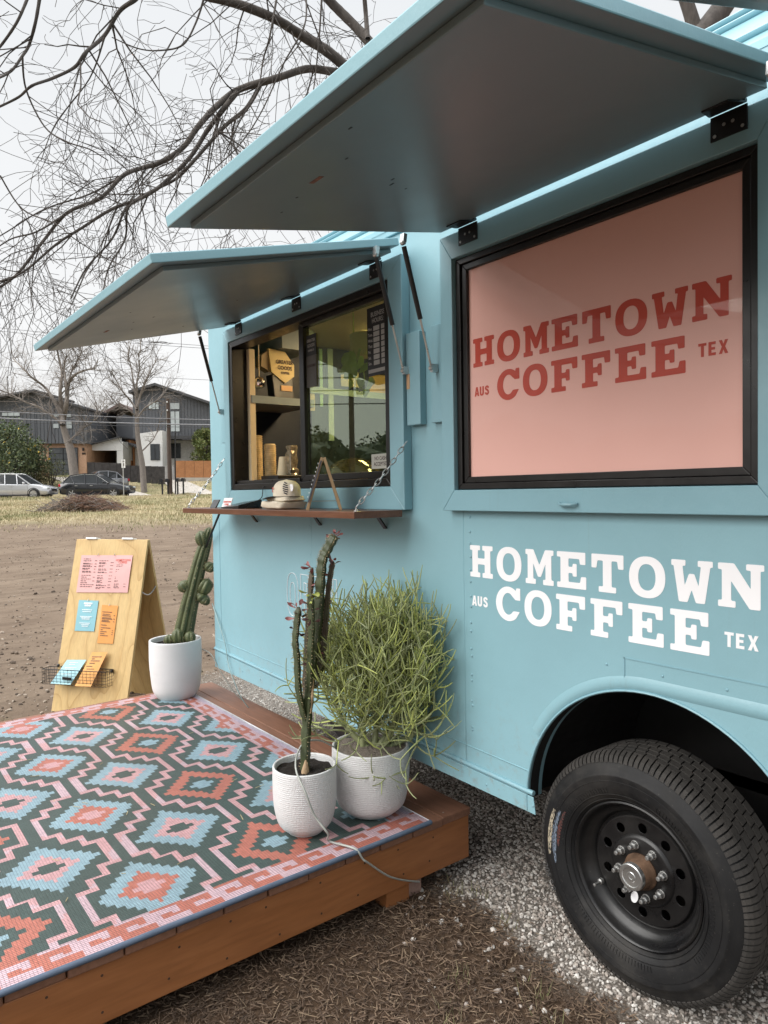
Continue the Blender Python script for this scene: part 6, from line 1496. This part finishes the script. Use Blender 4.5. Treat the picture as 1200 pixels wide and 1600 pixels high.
# ------------------------------------------------------------------ leafy shrubs
def leafy(name, px, py0, py1, d, w, n, mats, label, cat, ls=.13, top=.5, seed=1, stems=4):
    R_ = random.Random(seed); c = at_d(px, (py0+py1)/2, d); zt = at_d(px, py0, d).z; z0 = gz(c.x, c.y); h = zt-z0
    t = thing(name, label, cat, (c.x, c.y, z0)); st, lv = MB(), MB(); cl = []
    for k in range(stems): 
        e_ = V((c.x+R_.uniform(-.3, .3)*w, c.y+R_.uniform(-.3, .3)*w, z0+h*R_.uniform(.5, .85))); st.tube([V((c.x+R_.uniform(-.1, .1), c.y+R_.uniform(-.1, .1), z0-.1)), e_.lerp(V((c.x, c.y, z0)), .4), e_], [.06, .04, .02], 5, False)
    st.build('stems', m_barkd, t, smooth=60)
    nb = max(8, n//130)
    for k in range(nb):
        while True:
            q = V((R_.uniform(-1, 1), R_.uniform(-1, 1), R_.uniform(-1, 1)))
            if q.length < 1: break
        wz = 1-.35*max(0, q.z)*top*2; cl.append((V((c.x, c.y, z0+h*.52)) + rh*(q.x*w*.5*wz) + fh*(q.y*w*.5*wz) + V((0, 0, q.z*h*.46)), R_.uniform(.18, .32)*min(w, h)*.75))
    for _ in range(n):
        cc_, rr = R_.choice(cl); v = V((R_.gauss(0, .5), R_.gauss(0, .5), R_.gauss(0, .5))); v = v.normalized()*min(1, v.length); p = cc_+v*rr
        if p.z < z0: continue
        dv = (v+V((R_.uniform(-.6, .6), R_.uniform(-.6, .6), R_.uniform(-.2, .6)))).normalized(); s_ = dv.orthogonal().normalized(); s_ = (s_*math.cos(R_.random()*6.28)+dv.cross(s_)*math.sin(R_.random()*6.28)); L = ls*R_.uniform(.6, 1.3)
        lv.mi = R_.choices(range(len(mats)), [5, 3, 1.5, .12][:len(mats)])[0]
        lv.add([p, p+s_*L*.32+dv*L*.5, p+dv*L, p-s_*L*.32+dv*L*.5], [(0, 1, 2, 3)])
    lv.build('foliage', mats, t, kind='stuff'); return t
gl = [M('leaf_green', (.070, .10, .042), .6, 0, .3), M('leaf_olive', (.12, .145, .06), .6, 0, .3), M('leaf_dark', (.028, .045, .018), .6), M('yellow_bloom', (.62, .42, .05), .6)]  # shrub greens lightened to carry the haze in their colour
leafy('evergreen_shrub', 20, 664, 748, 54.6, 4.6, 8000, gl, 'large dense evergreen shrub with yellow fruit beside the dark house', 'shrub', .20, .4, 4, 6)
leafy('evergreen_shrub', -14, 640, 748, 56, 5.0, 4000, gl, 'tall evergreen shrub at the end of the dark house', 'shrub', .20, .4, 9, 5)
dl = [M('dry_leaf', (.13, .11, .055), .8), M('olive_leaf', (.095, .105, .05), .7), M('brown_leaf', (.12, .08, .05), .8)]
leafy('low_shrub', 58, 722, 752, 55.2, 2.2, 1500, dl, 'low straggly shrub beside the large evergreen', 'shrub', .10, .4, 5); leafy('low_shrub', 80, 718, 752, 55.4, 2.2, 1400, [dl[1], gl[1], dl[0]], 'small olive shrub in front of the cedar garage', 'shrub', .10, .4, 6)
leafy('low_shrub', 40, 735, 754, 54, 2.0, 1100, [dl[1], gl[0], dl[2]], 'ground hugging shrub behind the silver parked car', 'shrub', .10, .3, 7)
leafy('bamboo_clump', 320, 664, 722, 59.6, 1.9, 4200, [M('bamboo_leaf', (.135, .165, .045), .6, 0, .3), M('bamboo_leaf', (.085, .115, .035), .6, 0, .3), M('bamboo_leaf', (.20, .20, .07), .6)], 'tall green bamboo clump behind the orange fence', 'bamboo', .20, .25, 8, 9)
leafy('ground_ivy', 178, 744, 752, 55.4, 2.6, 900, [gl[0], gl[1]], 'patch of green ivy below the dark fence', 'plant', .10, .3, 12, 2)
leafy('far_tree', 292, 640, 700, 84, 9, 2600, [M('far_leaf', (.11, .12, .085), .8), M('far_leaf', (.14, .14, .11), .8)], 'hazy olive tree behind the gabled house', 'tree', .35, .4, 13, 4)

# ------------------------------------------------------------------ brush pile
bp_ = at_d(127, 799.5, 28.8); bz = gz(bp_.x, bp_.y); R_ = random.Random(4); mb = MB()
for _ in range(1700):
    u = R_.gauss(0, .46); u = max(-1, min(1, u)); v = R_.uniform(-1, 1); hh = .62*(1-u*u*.85)*(1-v*v*.6)*R_.random()**.7
    c = bp_+rh*(u*1.62+.12)+fh*(v*.75); c.z = bz+max(.03, hh); a = R_.gauss(0, .7); L = R_.uniform(.12, .5)
    dv = (rh*math.cos(a)+fh*math.sin(a)+V((0, 0, R_.gauss(0, .35)))).normalized(); k = R_.uniform(-.06, .06); mb.mi = 0 if (u > -.25+R_.uniform(-.3, .3) and R_.random() < .75) else (1 if R_.random() < .6 else 2)
    if c.z-abs(dv.z)*L < bz: c.z = bz+abs(dv.z)*L+.01
    mb.tube([c-dv*L, c+V((0, 0, k)), c+dv*L], [R_.uniform(.006, .014), .008, .004], 3, False)
mb.build('brush_pile', [M('red_brown_twig', (.165, .095, .065), .9, 0, .3), M('grey_twig', (.15, .135, .125), .9, 0, .3), M('tan_twig', (.26, .19, .13), .9, 0, .3)], None, label='low heap of cut brown branches lying on the dry grass', category='brush pile')

# ------------------------------------------------------------------ cars
def car(name, label, px_front, d, paintm, L=4.6, facing=1, roofh=1.64, lift=0.0, yaw=0.0, hatch=.0, rack=False, chrome=True):
    a1 = A(px_front, d); g = F(a1-facing*L/2, d, 0); z0 = gz(g.x, g.y)+.035+lift
    fx = (rh*math.cos(yaw)+fh*math.sin(yaw))*facing; fy = V((0, 0, 1)).cross(fx)
    T = lambda x, y, z: V((g.x, g.y, z0)) + fx*x + fy*y + V((0, 0, z))      # x forward from the middle, y to its left
    car_ = thing(name, label, 'car', (g.x, g.y, z0)); W = .92; k = roofh/1.64
    # body as stations along x: (x, z bottom, z belt, half width bottom, half width belt)
    st = [(-2.30, .42, .80, .62, .66), (-2.24, .34, .98, .78, .80), (-2.05, .28, 1.04, .88, .86), (-1.3, .24, 1.02, .92, .89), (0, .22, .98, .92, .90), (.9, .24, .97, .92, .89), (1.25, .26, .97, .91, .87), (1.75, .28, .90, .89, .83), (2.10, .30, .80, .83, .74), (2.27, .36, .66, .70, .62), (2.31, .42, .55, .58, .55)]
    sc = L/4.62; mb = MB(); rows = []
    for x, zb_, zt, wb, wt in st:
        zm = zb_+(zt-zb_)*.55; zs = zt-.05
        rows.append([T(x*sc, y, z*k) for y, z in ((-wb*.9, zb_), (-wb, zb_+.10), (-wb*1.0, zm), (-(wb+wt)/2, zs), (-wt*.93, zt), (0, zt+.02), (wt*.93, zt), ((wb+wt)/2, zs), (wb, zm), (wb, zb_+.10), (wb*.9, zb_))])
    n = 11
    for r_ in rows: mb.v += [tuple(p) for p in r_]
    for i in range(len(rows)-1):
        for j in range(n-1): mb.f.append((i*n+j, i*n+j+1, (i+1)*n+j+1, (i+1)*n+j)); mb.m.append(0)
        mb.f.append((i*n+n-1, i*n, (i+1)*n, (i+1)*n+n-1)); mb.m.append(0)
    mb.f += [tuple(range(n)), tuple(range((len(rows)-1)*n, len(rows)*n))[::-1]]; mb.m += [0, 0]
    body = mb.build('body', paintm, car_, smooth=45, fixn=True)
    # cabin: glass house with painted roof
    cab = [(-2.08+hatch, 1.00, .80, 0), (-1.55+hatch, 1.52, .64, 1), (-.6, 1.635, .63, 1), (.15, 1.60, .63, 1), (1.10, .98, .80, 0)]
    ring = lambda s_: [T(x*sc, s_*y, z*k) for x, z, y, _ in cab]
    gm = MB(); Lf, Rt = ring(1), ring(-1); bel = lambda s_: [T(x*sc, s_*.845, .97*k) for x in (-1.9+hatch, -1.2, -.5, .3, .95)]
    BL, BR = bel(1), bel(-1)
    for S, B in ((Lf, BL), (Rt, BR)):
        for i in range(4): gm.quad(S[i], S[i+1], B[i+1], B[i])
    gm.quad(Lf[0], Rt[0], Rt[1], Lf[1]); gm.quad(Lf[3], Rt[3], Rt[4], Lf[4]); gm.quad(BL[0], Lf[0], Rt[0], BR[0])
    gm.build('window_glass', M('car_window', (.018, .021, .023), .08, 0, .2, 1), car_, fixn=True)
    rf = MB(); up_z = V((0, 0, .012))
    for i in (1, 2): rf.hexa([Lf[i]-up_z, Rt[i]-up_z, Rt[i+1]-up_z, Lf[i+1]-up_z, Lf[i]+up_z*2, Rt[i]+up_z*2, Rt[i+1]+up_z*2, Lf[i+1]+up_z*2])
    rf.build('roof', paintm, car_, fixn=True)
    pl = MB()
    for S, B in ((Lf, BL), (Rt, BR)):
        for i, w in ((0, .16), (1, .10), (2, .07), (3, .05), (4, .07)):
            pl.bar(S[i], B[i] if i not in (0, 4) else B[i], w, .05, fx)
        for i in range(4): pl.bar(S[i], S[i+1], .055, .05, fy)
    pl.build('window_pillars', paintm, car_)
    if chrome:
        cm_ = MB()
        for S in (Lf, Rt):
            o_ = fy*(.02 if S is Lf else -.02)
            for i in range(1, 4): cm_.bar(S[i]+o_-V((0, 0, .05)), S[i+1]+o_-V((0, 0, .03)), .025, .02, fy)
        cm_.build('chrome_trim', m_steel, car_)
    for x in (-1.36, 1.36):
        for s_ in (-1, 1):
            c = T(x*sc, s_*.80, .345*k); ax_ = fy*s_
            tm = MB(); prof = [(.345, -.10), (.345, .10), (.30, .125), (.235, .12)]
            def ring2(prof, nn=20):
                vs_ = []; ux_, uz_ = fx, V((0, 0, 1))
                for r_, h_ in prof:
                    for q in range(nn): a = 6.2832*q/nn; vs_.append(c+ux_*(r_*k*math.cos(a))+uz_*(r_*k*math.sin(a))+ax_*h_)
                return vs_, [(i*nn+q, i*nn+(q+1) % nn, (i+1)*nn+(q+1) % nn, (i+1)*nn+q) for i in range(len(prof)-1) for q in range(nn)]
            wh = MB().add(*ring2([(.37, -.02), (.40, .118), (.36, .121), (.345, .05)])).build('wheel_arch', m_rubber_gasket, car_)
            tt = tm.add(*ring2(prof)).build('wheel', m_tyre, car_, smooth=50, fixn=True)
            MB().add(*ring2([(.235, .121), (.21, .10), (.0, .098)])).build('rim', M('alloy_rim', (.20, .20, .20), .35, .7), tt, fixn=True)
            sp_ = MB()
            for q in range(5): a = 6.2832*q/5; u2 = fx*math.cos(a)+V((0, 0, 1))*math.sin(a); sp_.bar(c+u2*.03*k+ax_*.112, c+u2*.22*k+ax_*.116, .05, .02, ax_)
            sp_.build('spokes', m_zinc, tt)
    for s_ in (-1, 1):
        MB().obox(T(2.15*sc, s_*.62, .70*k), (fx, fy, V((0, 0, 1))), (.12, .13, .05)).build('headlight', m_windl, car_, bev=.03)
        MB().obox(T(-2.20*sc, s_*.70, .88*k), (fx, fy, V((0, 0, 1))), (.09, .13, .09)).build('tail_light', M('tail_lamp', (.42, .02, .03), .2), car_, bev=.03)
        MB().obox(T(.78*sc, s_*.98, 1.04*k), (fx, fy, V((0, 0, 1))), (.06, .09, .07)).build('wing_mirror', paintm, car_, bev=.03)
        for x in (.25, -.75): MB().obox(T(x*sc-.32, s_*.915, .84*k), (fx, fy, V((0, 0, 1))), (.10, .02, .015)).build('door_handle', m_zinc, car_)
        mb = MB()
        for x in (1.0, .0, -1.0): mb.bar(T(x*sc, s_*.921, .32*k), T(x*sc-.04, s_*.905, .94*k), .010, .01)
        mb.build('door_seams', m_rubber_gasket, car_)
        MB().bar(T(-1.0*sc, s_*.925, .27*k), T(1.0*sc, s_*.925, .27*k), .05, .07).build('sill_trim', m_rubber_gasket, car_)
        if rack: MB().tube([T(-1.4*sc, s_*.60, 1.60*k), T(-1.2*sc, s_*.60, 1.66*k), T(-.1*sc, s_*.60, 1.68*k), T(.15*sc, s_*.60, 1.62*k)], .02, 6).build('roof_rail', m_zinc, car_)
    MB().obox(T(2.29*sc, 0, .58*k), (fx, fy, V((0, 0, 1))), (.02, .38, .10)).build('grille', m_black_metal, car_)
    return car_
def cpaint(name, c, m_=.3): return M(name, c, .22, m_, .03, 2, coat=.8)
car('parked_car', 'dark parked crossover car with a pale sign post in front of it', 207.5, 47.2, cpaint('black_car_paint', (.012, .013, .017)), 4.60)
car('parked_car', 'silver parked crossover car on the street beside the evergreen shrub', 85.5, 46.9, cpaint('silver_car_paint', (.52, .53, .55), .5), 4.62, 1, 1.68, rack=True, chrome=False)
car('parked_car', 'grey hatchback parked on the sloping drive behind the dark crossover', 112, 54.2, cpaint('grey_car_paint', (.24, .25, .27), .5), 4.2, -1, 1.50, yaw=math.radians(38), hatch=.25, chrome=False)
car('parked_car', 'black car parked inside the white carport', 160, 65.0, cpaint('black_car_paint', (.015, .015, .017)), 4.4, 1, 1.45, yaw=math.radians(-60), chrome=False)

# ------------------------------------------------------------------ what the order window reflects: the far side of the lot
b = V((-27.2, -20.2, 0)); b.z = gz(b.x, b.y)
p2 = thing('utility_pole', 'utility pole with transformers and wires seen reflected in the order window', 'utility pole', tuple(b))
MB().tube([b, b+V((0, 0, 11))], [.17, .12], 10).build('pole', m_pole, p2, smooth=60)
dr = V((.60, -.80, 0))
for z, w_ in ((10.3, 1.1), (8.9, .9)): MB().bar(b+dr*-w_+V((0, 0, z)), b+dr*w_+V((0, 0, z)), .10, .12).build('cross_arm', m_pole, p2)
for s_, z in ((-.5, 7.6), (.55, 8.2), (.5, 6.4)): MB().lathe([(0, 0), (.22, 0), (.24, .1), (.24, .75), (.15, .85), (0, .88)], 14, b+dr*s_+V((0, 0, z))).build('transformer', m_zinc, p2, smooth=40)
for k, (z, sg_) in enumerate(((10.4, .2), (10.4, .35), (9.0, .3), (8.0, .5), (7.3, .6), (6.6, .5), (5.9, .7))):
    P = [b+dr*(60*(t-.5))+V((.2*(k % 2), 0, z-sg_*(1-(2*t-1)**2)*.0+abs(2*t-1)**1.5*-.4)) for t in [i/16 for i in range(17)]]
    MB().tube(P, .030, 4).build('wire', wd, p2)
for k, (x, y, h_, w_) in enumerate(((-36, -21, 5.6, 7), (-33, -28, 5.0, 7.5), (-27, -33, 5.8, 8), (-20, -37, 5.0, 8), (-42, -15, 5.2, 7), (-13, -38, 5.5, 8))):
    R_ = random.Random(30+k); z0 = gz(x, y); t = thing('hedge_tree', 'dark evergreen tree along the far side of the lot, seen reflected', 'tree', (x, y, z0), 'evergreens reflected in the order window')
    MB().tube([(x, y, z0-.1), (x, y, z0+h_*.6)], [.2, .1], 6).build('trunk', m_barkd, t); lv = MB(); lv.mi = 2
    sp = bmesh.new(); bmesh.ops.create_icosphere(sp, subdivisions=4, radius=1); sv = []
    for v in sp.verts:
        q = v.co.copy(); q *= 1+.30*mnoise.noise(q*2.3+V((k, 0, 0)))+.16*mnoise.noise(q*6+V((k, 0, 0))); sv.append(V((x, y, z0+h_*.46))+V((q.x*w_*.55, q.y*w_*.55, q.z*h_*.5)))
    lv.add(sv, [tuple(v.index for v in f.verts) for f in sp.faces]); sp.free()
    for _ in range(2600):
        q = V((R_.gauss(0, 1), R_.gauss(0, 1), R_.gauss(0, 1))).normalized()*R_.uniform(.85, 1.12); p = V((x, y, z0+h_*.46))+V((q.x*w_*.56, q.y*w_*.56, q.z*h_*.52)); 
        if p.z < z0: continue
        dv = V((R_.uniform(-1, 1), R_.uniform(-1, 1), R_.uniform(-1, 1))).normalized(); s_ = dv.orthogonal().normalized(); lv.mi = R_.choice((0, 0, 1, 2)); lv.add([p, p+s_*.09+dv*.13, p+dv*.26, p-s_*.09+dv*.13], [(0, 1, 2, 3)])
    lv.build('crown', gl[:3], t, kind='stuff')
